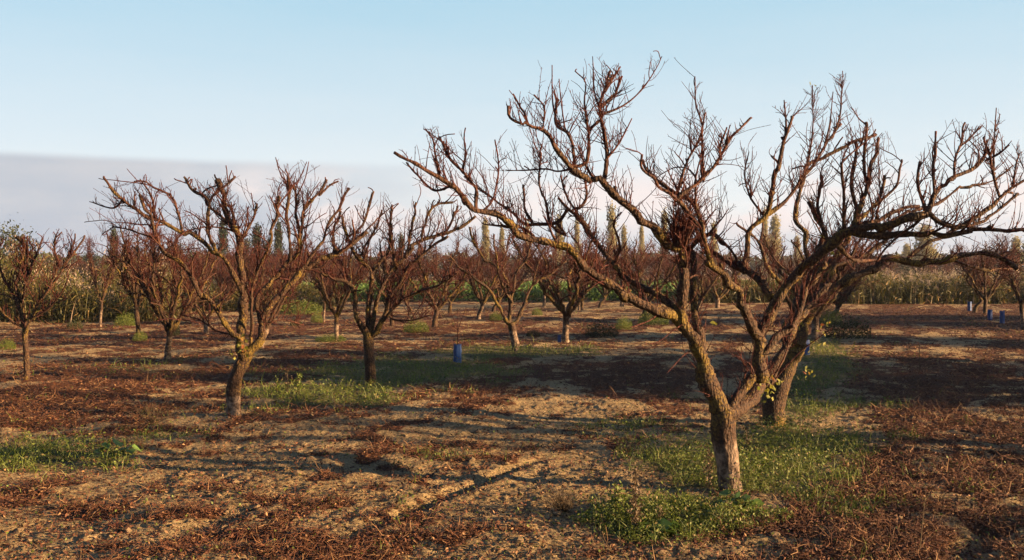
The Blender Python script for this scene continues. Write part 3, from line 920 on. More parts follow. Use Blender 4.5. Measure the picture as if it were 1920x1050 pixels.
B.path(5, 2, .1, [(1640, 385), (1680, 350), (1690, 300)])
B.path(4, 1.5, .1, [(1820, 350), (1860, 340), (1900, 310)])
B.grow(low=1.25, sec=2.4, twig=22, spur=1.4, tl=(.08, .38), sl=(.2, .6), rmin=.0026, stub=.35)
B.build("bare tree with flared trunk standing directly behind the largest tree", GRP)
leaf_tuft(B, [(1548, 612, .2), (1520, 700, .2), (1535, 640, .2), (1490, 608, 0)], 10, .05, .05)

# ---- the big tree on the left
C_ = Tree("orchard_tree", (437, 779), 303, 10, pale=0.28)
C_.path(15, 13, 0, [(437, 786), (437, 765), (440, 718), (453, 685), (466, 660)], 'trunk', cap=False, host=False)
C_.path(13, 7, .2, [(460, 668), (455, 640), (455, 597), (454, 554), (451, 522), (451, 473), (450, 448), (424, 397), (415, 354), (407, 337)], 'limb')
C_.path(8, 3, -.6, [(451, 535), (424, 491), (405, 473), (387, 456), (351, 439), (311, 418), (278, 406), (250, 384), (220, 366), (194, 331)], 'limb')
C_.path(9, 3.5, -.5, [(455, 668), (448, 640), (422, 604), (393, 564), (375, 546), (345, 499), (311, 479), (296, 448), (281, 406), (259, 363)], 'limb')
C_.path(12, 6, .5, [(466, 662), (482, 645), (491, 626), (489, 600), (513, 568), (553, 521), (574, 503), (604, 485), (637, 473), (660, 459), (690, 430)], 'limb')
C_.path(7, 4, .5, [(488, 605), (485, 555), (509, 531), (546, 485), (561, 455), (555, 381), (549, 345)], 'limb')
C_.path(5, 3.5, -.2, [(545, 487), (541, 440), (540, 380), (540, 331)])
C_.path(5, 3.5, .2, [(560, 470), (567, 427), (572, 397), (598, 366), (613, 337)])
C_.path(4, 2, .1, [(598, 366), (618, 345), (634, 337)])
C_.path(5, 3, .3, [(573, 500), (606, 440), (637, 385), (656, 350)])
C_.path(5, 3.5, -.4, [(470, 655), (476, 540), (503, 458), (515, 412), (523, 366)], 'limb')
C_.path(6, 4, .3, [(410, 478), (388, 440), (390, 412), (390, 375), (363, 357), (345, 331)])
C_.path(4, 3, .1, [(390, 385), (400, 365), (430, 340), (440, 330)])
C_.path(4, 3, .1, [(454, 448), (473, 412), (482, 378)])
C_.path(5, 3, .2, [(449, 440), (405, 400), (385, 380)])
C_.path(4, 2, -.2, [(345, 440), (335, 400), (320, 370), (270, 340), (250, 340)])
C_.path(3, 1.5, -.1, [(290, 412), (284, 370), (262, 335)])
C_.path(3, 1, .1, [(232, 372), (212, 390), (168, 378)])
C_.path(1.8, .8, .1, [(548, 350), (528, 330), (517, 295)])
C_.path(1.8, .8, .1, [(555, 370), (572, 335), (579, 303)])
C_.path(3, 1, .2, [(440, 628), (405, 620), (375, 600), (340, 590)])
C_.path(3, 1.4, .2, [(300, 450), (270, 440), (240, 430), (210, 425)])
C_.path(3, 1.4, .2, [(490, 610), (530, 600), (570, 610)])
C_.grow(sec=6.0, twig=20, spur=1.6, tl=(.10, .40), sl=(.25, .85), rmin=.0028, stub=.45)
C_.build("large bare tree on the left with curved trunk and yellow leaves at its fork", GRP)
leaf_tuft(C_, [(450, 645, -.1), (455, 655, -.1)], 12, .06, .05)
leaf_tuft(C_, [(432, 662, -.15)], 12, .06, .05, M_rust, "withered_leaf")

# ---- tree left of the middle
D = Tree("orchard_tree", (693, 722), 404, 10, pale=0)
D.path(12, 10, 0, [(694, 728), (694, 700), (692, 669), (691, 640), (690, 622)], 'trunk', cap=False, host=False)
D.path(9, 4, -.3, [(689, 628), (676, 608), (666, 568), (661, 538), (635, 525), (610, 517), (596, 499)], 'limb')
D.path(6, 3, .4, [(661, 545), (648, 507), (632, 474), (625, 440), (640, 398)], 'limb')
D.path(9, 3, .2, [(690, 625), (694, 561), (697, 514), (668, 480), (650, 441), (640, 405)], 'limb')
D.path(5, 3, .3, [(697, 516), (726, 470), (731, 430), (735, 392)])
D.path(9, 3, .3, [(695, 625), (708, 560), (722, 525), (748, 496), (784, 456), (817, 441), (864, 427), (893, 404)], 'limb')
D.path(8, 3, -.4, [(697, 628), (719, 597), (737, 546), (770, 500), (800, 470), (840, 440)], 'limb')
D.path(5, 2, -.6, [(712, 612), (748, 568), (784, 548), (820, 535), (860, 510)], 'limb')
D.path(5, 3, .2, [(745, 500), (738, 460), (734, 420)])
D.path(4, 2.5, .1, [(790, 452), (800, 410), (818, 385), (850, 380)])
D.path(4, 2.5, .1, [(760, 480), (772, 430), (780, 380)])
D.path(4, 2.5, .1, [(830, 437), (850, 410), (858, 385)])
D.path(4, 2.5, .1, [(648, 450), (680, 420), (700, 360)])
D.path(4, 2.5, .1, [(668, 482), (700, 440), (715, 395)])
D.path(3, 1, -.3, [(740, 600), (775, 600), (810, 590)])
D.grow(sec=6.5, twig=18, spur=1.5, tl=(.12, .42), sl=(.25, .95), rmin=.0034, stub=.45)
D.build("bare tree left of the middle with dark straight trunk in shaded weeds", GRP)

# ---- young tree at the left edge
G = Tree("orchard_tree", (50, 716), 505, 8, pale=0)
G.path(6, 6, 0, [(50, 722), (50, 690), (48, 650), (46, 622)], 'trunk', cap=False, host=False)
G.path(6, 2.5, .2, [(46, 628), (40, 590), (30, 550), (28, 530), (44, 480), (46, 455), (32, 442)], 'limb')
G.path(5, 2, -.2, [(48, 625), (60, 590), (90, 545), (105, 500), (101, 455), (116, 434)], 'limb')
G.path(5, 2, .3, [(47, 622), (45, 560), (55, 505), (72, 470), (80, 445)], 'limb')
G.path(4, 2, -.3, [(44, 615), (20, 600), (-5, 572), (-20, 540), (-25, 480)], 'limb')
G.path(4, 2, .2, [(90, 545), (120, 500), (140, 472), (160, 443)], 'limb')
G.path(4, 2, .4, [(44, 610), (30, 560), (5, 520), (-5, 480), (0, 455)], 'limb')
G.path(3, 1.6, .1, [(120, 500), (138, 455), (141, 438)])
G.path(3, 1.6, .1, [(52, 520), (50, 480), (52, 442)])
G.path(3, 1.6, -.3, [(56, 600), (95, 575), (120, 540), (128, 520)])
G.grow(sec=6, twig=18, spur=1.8, tl=(.12, .42), sl=(.3, .8), rmin=.0040, stub=.35, up=.6)
G.build("young bare tree with thin upright reddish branches at the left edge", GRP)

# ---- tree in the middle
E = Tree("orchard_tree", (967, 656), 606, 8, pale=0.5)
E.path(8, 8, 0, [(968, 660), (966, 640), (962, 624), (958, 605)], 'trunk', cap=False, host=False)
E.path(6, 2, -.3, [(957, 610), (950, 599), (935, 575), (923, 551), (892, 523), (862, 502), (845, 480)], 'limb')
E.path(6, 2, .3, [(955, 607), (955, 548), (936, 502), (911, 487), (886, 450), (880, 425)], 'limb')
E.path(5, 2, .2, [(958, 590), (960, 560), (966, 517), (984, 487), (993, 465), (1000, 440)], 'limb')
E.path(6, 2, .4, [(962, 608), (971, 600), (984, 569), (999, 535), (1030, 517), (1060, 490)], 'limb')
E.path(4, 2, -.3, [(960, 570), (940, 530), (930, 480), (925, 440)], 'limb')
E.path(3, 1.5, .1, [(936, 505), (950, 470), (955, 440)])
E.path(3, 1.5, .1, [(1000, 532), (1010, 490), (1030, 450)])
E.grow(sec=5, twig=17, spur=1.5, tl=(.15, .5), sl=(.3, .8), rmin=.0036, stub=.35)
E.build("bare tree in the middle with light lower trunk beside green weeds", GRP)


# ------------------------------------------------------------------ grown vase-shaped trees for the rest
def vase(seed, h=2.7, spread=1.25, th=0.62, tr=0.072, nl=7, sides=7, twig=15, sec=7.0, pale=0.62, rmin=.0042, spur=1.2):
    g = np.random.default_rng(seed)
    parts = []
    mb = MB()
    lean = g.normal(0, .06, 2)
    P = catmull(np.array([[0, 0, -.06], [lean[0] * .2, lean[1] * .2, th * .35], [lean[0], lean[1], th * .7], [lean[0] * 1.2, lean[1] * 1.2, th]]), .05)
    Rr = tr * (1 + .35 * np.exp(-(P[:, 2] + .05) / .06)) * (1 - .12 * np.clip(P[:, 2] / th, 0, 1))
    tubes(mb, P, Rr, sides + 1, .08, sstep(pale, pale * .6, P[:, 2])[None] if pale > 0 else 0, False, seed)
    parts.append(('trunk', mb))
    fork = P[-1]
    hosts = []
    for i in range(nl):
        a = 2 * math.pi * (i + g.uniform(-.3, .3)) / nl
        out = spread * g.uniform(.55, 1.05); hh = h * g.uniform(.82, 1.02)
        pts = [fork - np.array([0, 0, g.uniform(.0, .12)])]
        for t in (.25, .5, .75, 1.0):
            rr_ = out * t ** .85
            a2 = a + g.normal(0, .12)
            pts.append(np.array([fork[0] + rr_ * math.cos(a2), fork[1] + rr_ * math.sin(a2), fork[2] + (hh - th) * t ** 1.15 + g.normal(0, .04)]))
        Pc = catmull(np.array(pts), .06)
        n = len(Pc); w = g.normal(0, 1, (n, 3)) * .012; Pc[1:] += w[1:]
        t = np.linspace(0, 1, n); Rc = tr * .62 * (1 - t) + tr * .2 * t
        mb = MB(); tubes(mb, Pc, Rc, sides, .08, 0, True, seed + i)
        idx = np.linspace(0, n - 1, 14).astype(int)
        L = np.linalg.norm(np.diff(Pc, axis=0), axis=1).sum()
        q, r = sprout(Pc, Rc, L * sec, .35, .95, 14, .6, rmin * 1.2, g, up=.8, fwd=.9, curl=.9, wig=.08, tmin=.18, center=fork, outw=.3, rmax=.02)
        c_ = (g.random(len(q)) < .4) | (q[:, -1, 2] > h)
        r[c_] = r[c_, :1] * np.linspace(1, .7, 14)[None]
        k_ = q[:, -1, 2] > h * .97; q[k_] = q[k_, :1] + (q[k_] - q[k_, :1]) * g.uniform(.15, .6, (k_.sum(), 1, 1))
        tubes(mb, q, r, 4, .06, 0, True, seed)
        parts.append(('limb', mb))
        hosts.append((Pc[idx][None], Rc[idx][None])); hosts.append((q, r))
    top = h * .98
    TP = np.concatenate([x[0] for x in hosts]); TR = np.concatenate([x[1] for x in hosts])
    Lt = np.linalg.norm(np.diff(TP, axis=1), axis=2).sum()
    cr = MB()
    q, r = sprout(TP, TR, Lt * twig, .12, .45, 5, .5, rmin * .8, g, up=.4, fwd=.5, curl=.6, wig=.12, tmin=.12, rmax=rmin * 1.5)
    tubes(cr, q, r, 3)
    q2, r2 = sprout(q, r, len(q) * spur, .03, .15, 3, .8, rmin * .6, g, up=.2, fwd=.6, curl=.3, wig=.15, rmax=rmin)
    tubes(cr, q2, r2, 3)
    parts.append(('crown', cr))
    return parts


protos = []
for sd, kw in ((1, {}), (2, dict(nl=5, spread=1.05, pale=0)), (3, dict(nl=7, spread=1.4, th=.7)), (4, dict(nl=5, th=.8, spread=1.1, tr=.055)), (5, dict(nl=6, pale=0)), (6, dict(nl=4, th=.5, spread=1.5, sec=5, tr=.08)), (7, dict(nl=8, th=.85, spread=.9, pale=0, twig=11))):
    parts = vase(sd * 13, **kw)
    protos.append([[nm, mb, None] for nm, mb in parts])


def put_tree(k, px, py, hpx, wpx, label, group=GRP, rot=None, z=None):
    x, y = gpt(px, py)
    kk = y / F
    s = hpx * kk / 2.62
    sx = wpx * kk * 1.25 / 2.9
    o = empty("orchard_tree", (x, y, float(gz(x, y)) - .01), random.uniform(0, 6.28) if rot is None else rot, (sx, sx, s))
    tag(o, label, "fruit tree", group)
    for rec in protos[k]:
        if rec[2] is None:
            p = rec[1].build(rec[0], M_bark, o); rec[2] = p
        else:
            p = rec[2].copy(); col.objects.link(p); p.parent = o
    return o


random.seed(4)
FT = [
    (0, 314, 673, 240, 200, "bare tree with pale trunk base between the left edge tree and large left tree"),
    (6, 260, 636, 205, 150, "slender bare tree behind the left edge tree, dark trunk rising from small green weeds"),
    (3, 188, 613, 165, 110, "small bare tree with pale grey base standing before the reed thicket at the left"),
    (5, 387, 626, 165, 140, "bare tree seen through the left limbs of the large left tree, brown straight trunk"),
    (0, 490, 655, 190, 150, "bare tree with whitish trunk hidden right behind the large left tree"),
    (3, 607, 605, 130, 90, "small pale-stemmed bare tree, farther of two just right of the large left tree"),
    (2, 631, 640, 185, 140, "light-trunked bare tree, nearer of two just right of the large left tree"),
    (6, 735, 612, 150, 130, "bare tree mostly hidden behind the tree left of middle"),
    (4, 815, 614, 150, 170, "bare tree with leaning trunk behind the blue-guarded sapling"),
    (0, 897, 600, 135, 130, "small dark-trunked bare tree just left of the middle tree, before the crop"),
    (1, 925, 585, 110, 110, "tiny bare tree behind the middle tree at the edge of the green crop"),
    (2, 1060, 641, 205, 220, "bare tree right of the middle, straight light trunk with green weeds at its foot"),
    (3, 1086, 582, 100, 90, "tiny bare tree with short whitish trunk at the crop edge, right of the middle"),
    (1, 1124, 578, 100, 100, "small bare tree with grey trunk against the green crop right of the middle"),
    (4, 1208, 600, 140, 150, "bare tree behind the green shrubs under the long left limb of the largest tree"),
    (0, 1305, 585, 110, 120, "small bare tree seen between the left limbs of the largest tree"),
    (5, 1345, 578, 105, 120, "small bare tree seen inside the fork of the largest tree"),
    (2, 1527, 644, 205, 220, "bare tree with dark trunk third in the right-hand row, behind a blue guard"),
    (0, 1556, 606, 150, 160, "bare tree fourth in the right-hand row beside a leafy bush"),
    (1, 1827, 587, 120, 130, "dark bare tree at the right, left one of a close pair before the reeds"),
    (4, 1847, 590, 125, 120, "dark bare tree at the right, right one of a close pair before the reeds"),
    (3, 1919, 618, 175, 160, "dark-trunked bare tree cut off by the right edge of the picture"),
]
for i, f in enumerate(FT): put_tree(*f[:5], f[5], rot=i * 2.1)
# rows beyond
random.seed(21)
ORD = 'first second third fourth fifth sixth seventh eighth ninth tenth eleventh twelfth thirteenth'.split()
for i in range(13):
    px = 430 + i * 72 + random.uniform(-25, 25)
    put_tree((i * 3) % 7, px, random.uniform(573, 588), random.uniform(85, 122), random.uniform(90, 130), ORD[i] + " from the left of the small reddish trees overlapping just before the green crop", "overlapping rows in front of the green crop")
k = 0
for (y0, n, x0, x1) in ((566, 12, 260, 1500), (556, 14, 150, 1700), (545, 18, 60, 1900), (537, 22, 0, 1950), (530, 26, -50, 2000)):
    for i in range(n):
        px = x0 + (x1 - x0) * (i + random.uniform(.1, .9)) / n
        py = y0 + random.uniform(-2, 2)
        if 730 < px < 1500 and 528 < py < 567 and y0 > 531: continue      # the crop stands there
        sc = (py - 505) / 65
        put_tree(k % 7, px, py, 100 * sc, 120 * sc, "small reddish bare fruit tree in the crowded far rows at the horizon", "far rows of bare fruit trees")
        k += 1
# unseen trees of the neighbouring row, added outside the right edge to cast shade
for (x, y, s_) in ((9.2, 8.3, 1.15), (10.8, 12.9, 1.1), (12.4, 17.4, 1.1), (14.2, 22.6, 1.0)):
    o = empty("orchard_tree", (x, y, float(gz(x, y))), x, (s_ * 1.15, s_ * 1.15, s_))
    tag(o, "unseen bare fruit tree of the next row, added to cast shade", "fruit tree", "unseen trees added in the row outside the right edge")
    for rec in protos[int(x) % 5]:
        p = rec[2].copy(); col.objects.link(p); p.parent = o


# ------------------------------------------------------------------ leafy trees of the background and unseen shade casters
def crown_tree(seed, h, w, shape, mat, n, leaf, trunk_h=.12, clump=26):
    g = np.random.default_rng(seed)
    # clump centres inside the outline, leaves around each
    m = max(6, n // clump)
    zz = g.random(m) ** .8
    if shape == 'column': rad = w * .5 * np.minimum(1, (1 - zz) * 1.9 + .10) * (.72 + .3 * np.sin(zz * 13 + 1)) * g.uniform(.7, 1.25, m)
    elif shape == 'cone': rad = w * .5 * (1 - zz) ** .8 + w * .04
    else: rad = w * .5 * np.sqrt(np.clip(1 - (2 * zz - .85) ** 2 / 1.4, .05, 1))
    a = g.uniform(0, 6.283, m); rr_ = rad * np.sqrt(g.random(m)) * g.uniform(.8, 1.15, m)
    c_ = np.stack([rr_ * np.cos(a), rr_ * np.sin(a), h * (trunk_h + (1 - trunk_h) * zz)], -1)
    idx = np.repeat(np.arange(m), clump)
    sp = w * .13 if shape != 'round' else w * .085
    p = c_[idx] + g.normal(0, 1, (len(idx), 3)) * sp * np.array([1, 1, 1.2 if shape != 'column' else 2.2])
    p[:, 2] = np.maximum(p[:, 2], h * .02)
    tone = np.clip(g.random(m)[idx] * .5 + g.random(len(idx)) * .45, 0, 1)
    mb = MB(); s = g.uniform(.6, 1.3, len(idx)) * leaf
    global rng
    leaves(mb, p, g.normal(0, 1, (len(idx), 3)) + np.array([0, 0, .8 if shape == 'column' else .2]), g.normal(0, 1, (len(idx), 3)), s, s * .6, tone)
    tb = MB()
    P = np.array([[0, 0, -.1], [0.01 * h, 0, h * .3], [-.01 * h, .01 * h, h * .6], [0, 0, h * .93]])
    Pc = catmull(P, h * .05); t = np.linspace(0, 1, len(Pc))
    r = w * .035 * (1 - t) + w * .006
    tubes(tb, Pc, r, 7, .06)
    q, rr2 = sprout(Pc, r, 14, w * .25, w * .5, 8, .5, w * .004, g, up=.9 if shape == 'column' else .4, fwd=.5, curl=.6, wig=.1, tmin=.15, rmax=w * .02)
    tubes(tb, q, rr2, 4)
    return tb, mb, mat


lib = {
    'poplar': crown_tree(5, 10, 1.7, 'column', M_poplar, 4200, .34, .06),
    'cypress': crown_tree(6, 8, 2.0, 'column', M_conifer, 4200, .30, .02),
    'pine': crown_tree(7, 7, 4.2, 'cone', M_conifer, 3600, .26, .12),
    'bush': crown_tree(8, 5, 5.2, 'round', M_bush, 4200, .22, .10),
    'oak': crown_tree(18, 5, 4.0, 'round', M_bush, 5200, .24, .03),
    'rust': crown_tree(9, 5, 5.0, 'round', M_rust, 3600, .20, .10),
    'poplar2': crown_tree(15, 10, 2.2, 'column', M_poplar, 3400, .34, .10),
}
built = {}


def put_leafy(kind, px, py_top, Y, wpx, name, label, cat, group, xyz=None, hgt=None, wid=None):
    tb, mb, mat = lib[kind]
    h0 = {'poplar': 10, 'cypress': 8, 'pine': 7, 'bush': 5, 'rust': 5, 'poplar2': 10, 'oak': 5}[kind]
    w0 = {'poplar': 1.7, 'cypress': 2.0, 'pine': 4.2, 'bush': 5.2, 'rust': 5.0, 'poplar2': 2.2, 'oak': 4.0}[kind]
    if xyz is None:
        p = at(px, py_top, Y); h = p[2]; w = wpx * Y / F
        loc = (p[0], Y, float(gz(p[0], Y)))
    else:
        h, w, loc = hgt, wid, xyz
    o = empty(name, loc, random.uniform(0, 6.28), (w / w0, w / w0, h / h0))
    tag(o, label, cat, group)
    if kind not in built:
        built[kind] = (tb.build('trunk', M_oldwood, o), mb.build('crown', mat, o, smooth=False))
    else:
        for p_ in built[kind]:
            c_ = p_.copy(); col.objects.link(c_); c_.parent = o
    return o


PG = "yellowing poplars on the skyline"
POP = [('poplar', 910, 418, 190, 17, "narrow yellow poplar on the skyline just left of the middle tree"),
       ('poplar', 941, 432, 200, 13, "thin short yellow poplar just right of the narrow yellow poplar"),
       ('poplar2', 988, 425, 200, 18, "faint poplar on the skyline behind the right side of the middle tree's crown"),
       ('poplar', 1048, 412, 190, 18, "yellow poplar on the skyline left of the broadest greenish poplar"),
       ('poplar2', 1082, 418, 190, 15, "yellow-brown poplar between the broadest greenish poplar and the middle tree"),
       ('poplar2', 1147, 398, 170, 24, "broadest greenish poplar on the skyline, under the largest tree's mossy limb"),
       ('poplar', 1170, 430, 200, 14, "low yellow poplar touching the right side of the broadest greenish poplar"),
       ('poplar', 1203, 428, 200, 12, "thin poplar on the skyline right of the broadest greenish poplar"),
       ('poplar', 1246, 405, 190, 16, "yellow poplar just left of the dark twig knot of the largest tree"),
       ('poplar', 1338, 425, 200, 16, "poplar on the skyline right of the dark twig knot"),
       ('poplar2', 1434, 404, 180, 18, "left one of two tall bare-topped poplars behind the forked limbs of the largest tree"),
       ('poplar', 1453, 412, 185, 24, "right one of two tall poplars behind the forked limbs of the largest tree"),
       ('poplar2', 1495, 450, 200, 18, "low poplar right of the two tall poplars"),
       ('poplar2', 1733, 432, 170, 44, "wide yellow-green poplar under the long dark limb at the right"),
       ('poplar', 1700, 462, 200, 18, "short poplar just left of the wide yellow-green poplar"),
       ('poplar', 1905, 450, 180, 22, "yellow poplar near the right edge of the skyline")]
for p in POP: put_leafy(*p[:4], p[4] * .95, "poplar_tree", p[5], "poplar", PG)
CG = "dark conifers behind the left orchard"
for p in [('cypress', 213, 438, 90, 20, "pointed dark conifer rising alone behind the slender tree at the left"),
          ('cypress', 418, 426, 100, 24, "dark cypress seen through the left half of the large left tree"),
          ('cypress', 482, 434, 100, 26, "broad dark cypress right of the large left tree's upright limb"),
          ('pine', 462, 452, 105, 40, "dark conifer touching the left side of the broad dark cypress"),
          ('cypress', 522, 428, 100, 22, "slim dark cypress behind the right half of the large left tree"),
          ('pine', 500, 458, 110, 40, "low dark conifer between the broad and the slim cypress"),
          ('pine', 560, 462, 120, 40, "dark conifer just right of the slim cypress"),
          ('pine', 330, 462, 110, 50, "dark conifer behind the left limbs of the large left tree"),
          ('cypress', 752, 448, 130, 18, "slim conifer behind the right limbs of the tree left of middle")]:
    put_leafy(*p[:5], "conifer_tree", p[5], "conifer", CG)
BG = "leafy trees beyond the orchard"
for p in [('bush', 20, 440, 55, 110, "yellow-green leafy tree behind the young tree at the left edge"),
          ('bush', -60, 425, 50, 120, "leafy tree reaching in from the left edge"),
          ('rust', 245, 462, 75, 80, "brownish leafy tree behind the slender bare tree at the left"),
          ('pine', 170, 478, 110, 60, "dark low tree on the skyline behind the reed thicket"),
          ('rust', 300, 470, 90, 100, "rusty-leaved tree left of the large left tree"),
          ('bush', 375, 474, 95, 100, "dull green tree behind the lower limbs of the large left tree"),
          ('bush', 450, 490, 100, 110, "dull green tree below the dark cypresses"),
          ('rust', 600, 476, 110, 100, "rusty tree between the large left tree and the tree left of middle"),
          ('bush', 680, 488, 120, 100, "dull green tree behind the tree left of middle"),
          ('rust', 800, 470, 130, 110, "rusty leafy tree right of the tree left of middle"),
          ('rust', 865, 486, 130, 90, "low rusty tree behind the left branches of the middle tree"),
          ('rust', 960, 492, 140, 110, "low rusty tree beyond the crop behind the middle tree"),
          ('bush', 1045, 496, 140, 90, "low green tree beyond the crop right of the middle tree"),
          ('rust', 1130, 492, 140, 110, "low rusty tree beyond the crop below the broadest poplar"),
          ('rust', 1240, 486, 140, 110, "low rusty tree beyond the crop left of the largest tree's limbs"),
          ('rust', 1330, 482, 130, 100, "rusty tree in the gap of the largest tree's fork"),
          ('rust', 1460, 486, 130, 110, "rusty tree below the two tall poplars"),
          ('rust', 1560, 488, 120, 100, "rusty tree behind the upper forks of the second near tree"),
          ('rust', 1640, 492, 110, 100, "brown tree behind the left end of the right-hand reeds"),
          ('bush', 1700, 494, 120, 90, "green tree behind the middle of the right-hand reeds"),
          ('rust', 1790, 480, 100, 100, "brown tree behind the right end of the right-hand reeds"),
          ('rust', 1860, 470, 90, 100, "rusty-leaved tree behind the close pair of dark trees at the right"),
          ('bush', 1935, 466, 85, 100, "leafy tree cut off by the right edge of the picture")]:
    put_leafy(*p[:5], "leafy_tree", p[5], "tree", BG)
# unseen dense trees added outside the right edge to shade the orchard floor
CASTERS = [(17, 10.6, 4.4, 3.0), (17.6, 12.6, 5.0, 3.0), (18.4, 14.6, 4.6, 2.9), (31, 18.2, 6.2, 3.6), (34, 25.5, 6.5, 5), (36, 29.5, 6, 4.5), (26, 1.2, 4.2, 3.0)]
for (x, y, h, w) in CASTERS:
    put_leafy('oak', 0, 0, 0, 0, "shade_caster_tree", "dense dark unseen tree added outside the right edge to cast shade", "tree", "unseen shade casters added outside the right edge", xyz=(x, y, 0), hgt=h, wid=w)
# far wood closing the horizon
mb = MB(); n = 60000
ang = rng.uniform(-50, 50, n) * math.pi / 180
rr = rng.uniform(230, 260, n)
hh = 3.0 + 3.5 * fbm(ang * 40, ang * 0, 5, 3) ** 1.0
p = np.stack([rr * np.sin(ang), rr * np.cos(ang), hh * rng.random(n) ** .7], -1)
s = rng.uniform(.5, 1.1, n)
leaves(mb, p, rng.normal(0, 1, (n, 3)), rng.normal(0, 1, (n, 3)), s, s * .7, rng.random(n) * .8)
tag(mb.build("distant_wood", M_bush, smooth=False), "low dark strip of distant wood along the horizon", "wood", kind="stuff")


# ------------------------------------------------------------------ crop, reeds
def band(n, px0, px1, py0, py1):
    px = rng.uniform(px0, px1, n); py = rng.uniform(py0, py1, n)
    v = (525 - py) / F; t = -H / (-SP + v * CP)
    return t * (px - 960) / F, t * (CP + v * SP), px


mb = MB()
x, y, px = band(90000, 520, 1580, 541, 566)
keep = rng.random(len(x)) < sstep(500, 640, px + (vnoise(y * .3, x * 0, 3) - .5) * 80)
x, y = x[keep], y[keep]; n = len(x)
hh = (.35 + .55 * fbm(x * .7, y * .7, 12, 3)) * rng.random(n) ** .6
p = np.stack([x, y, hh + gz(x, y)], -1); s = rng.uniform(.10, .26, n)
leaves(mb, p, rng.normal(0, 1, (n, 3)) + np.array([0, 0, .5]), np.array([0, 0, .8]) + rng.normal(0, .7, (n, 3)), s, s * .6, rng.random(n) * .9)
tag(mb.build("green_crop", M_crop, smooth=False), "bright green leafy crop in the field beyond the bare trees", "crop", kind="stuff")


def reeds(x0, x1, y0, y1, n, hlo, hhi, name, label, plume, straw):
    mb = MB(); x, y, px = band(n, x0, x1, y0, y1)
    r = np.hypot(x, y)
    hn = sstep(.15, .85, fbm(x * .35, y * .35, 21, 3))
    h = hlo + (hhi - hlo) * hn
    p = np.stack([x, y, gz(x, y)], -1)
    up = rng.normal(0, .10, (n, 3)) + np.array([0, 0, 1.0])
    blades(mb, p, up, h * rng.uniform(.75, 1.05, n), .0009 * r, rng.random(n) * .95, 5, .25)
    m = int(n * 7); j = rng.integers(0, n, m)
    p2 = p[j] + np.array([0, 0, 1]) * (h[j] * rng.random(m) ** 1.4 * .92)[:, None] + rng.normal(0, .12, (m, 3)) * np.array([1, 1, 0])
    blades(mb, p2, rng.normal(0, .8, (m, 3)) + np.array([0, 0, .8]), rng.uniform(.2, .55, m), .0011 * r[j], rng.random(m) * .95, 4, 1.0)
    root = empty(name, (0, 0, 0))
    tag(root, label, "reeds", kind="stuff")
    mb.build("reed_leaves", M_reed if not straw else M_reed, root, smooth=False)
    # dry canes and plumes
    mb = MB(); m = int(n * .2); j = rng.integers(0, n, m)
    blades(mb, p[j] + rng.normal(0, .2, (m, 3)) * np.array([1, 1, 0]), up[j] + rng.normal(0, .1, (m, 3)), h[j] * rng.uniform(.7, 1.15, m), .001 * r[j], rng.random(m), 4, .3)
    mb.build("dry_canes", M_straw, root, smooth=False)
    mb = MB(); m = int(n * plume); j = rng.integers(0, n, m)
    c_ = p[j] + np.array([0, 0, 1]) * (h[j] * rng.uniform(.7, 1.12, m))[:, None]
    k_ = 10; jj = np.repeat(np.arange(m), k_)
    pp = c_[jj] + rng.normal(0, 1, (m * k_, 3)) * np.array([.05, .05, .10])
    s = rng.uniform(.06, .13, m * k_)
    leaves(mb, pp, rng.normal(0, .5, (m * k_, 3)) + np.array([.2, 0, 1]), rng.normal(0, 1, (m * k_, 3)), s, s * .35, rng.random(m * k_))
    mb.build("reed_plumes", M_plume, root, smooth=False)


reeds(-260, 330, 572, 604, 4600, .4, 2.45, "reed_thicket", "tall green reed thicket with pale plumes behind the left trees", .16, False)
reeds(330, 620, 566, 584, 2000, .4, 1.3, "reed_thicket", "lower yellow-green reeds between the large left tree and the crop", .05, False)
reeds(1590, 2150, 556, 570, 4600, .5, 1.7, "reed_thicket", "golden reed thicket with feathery tops at the right edge of the orchard", .22, True)
reeds(1280, 1590, 560, 569, 1500, .5, 1.3, "reed_thicket", "low golden weeds along the field edge behind the largest tree", .05, True)

# ------------------------------------------------------------------ individual weeds and shrubs
def clump_mesh(seed, n, h, w, leaf, dry=False, blade=True):
    g = np.random.default_rng(seed); mb = MB(); global rng
    a = g.uniform(0, 6.283, n); rr_ = w * .5 * np.sqrt(g.random(n))
    zz = h * g.random(n) * np.sqrt(np.clip(1 - (rr_ / (w * .55)) ** 2, 0.05, 1)) * g.uniform(.6, 1.1, n)
    p = np.stack([rr_ * np.cos(a), rr_ * np.sin(a), zz], -1); s = g.uniform(.6, 1.3, n) * leaf
    o_ = p * np.array([1, 1, 0]) / w
    leaves(mb, p, o_ * 2 + g.normal(0, .6, (n, 3)) + np.array([0, 0, .5]), g.normal(0, 1, (n, 3)) + np.array([0, 0, .5]), s, s * .5, g.random(n) * .9)
    return mb


SH = [clump_mesh(31, 2600, .55, 1.0, .045), clump_mesh(32, 2400, .6, 1.0, .05)]
shb = [None, None]
M_shrubs = [M_weed, M_bush]


def shrub(k, px, py, w, h, label, cat="weed clump"):
    x, y = gpt(px, py); kk = y / F
    o = empty("weed_clump", (x, y, float(gz(x, y))), random.uniform(0, 6), (w * kk, w * kk, h * kk / .5))
    tag(o, label, cat, "weed clumps on the orchard floor")
    if shb[k] is None: shb[k] = SH[k].build("foliage", M_shrubs[k], o, smooth=False)
    else:
        c_ = shb[k].copy(); col.objects.link(c_); c_.parent = o


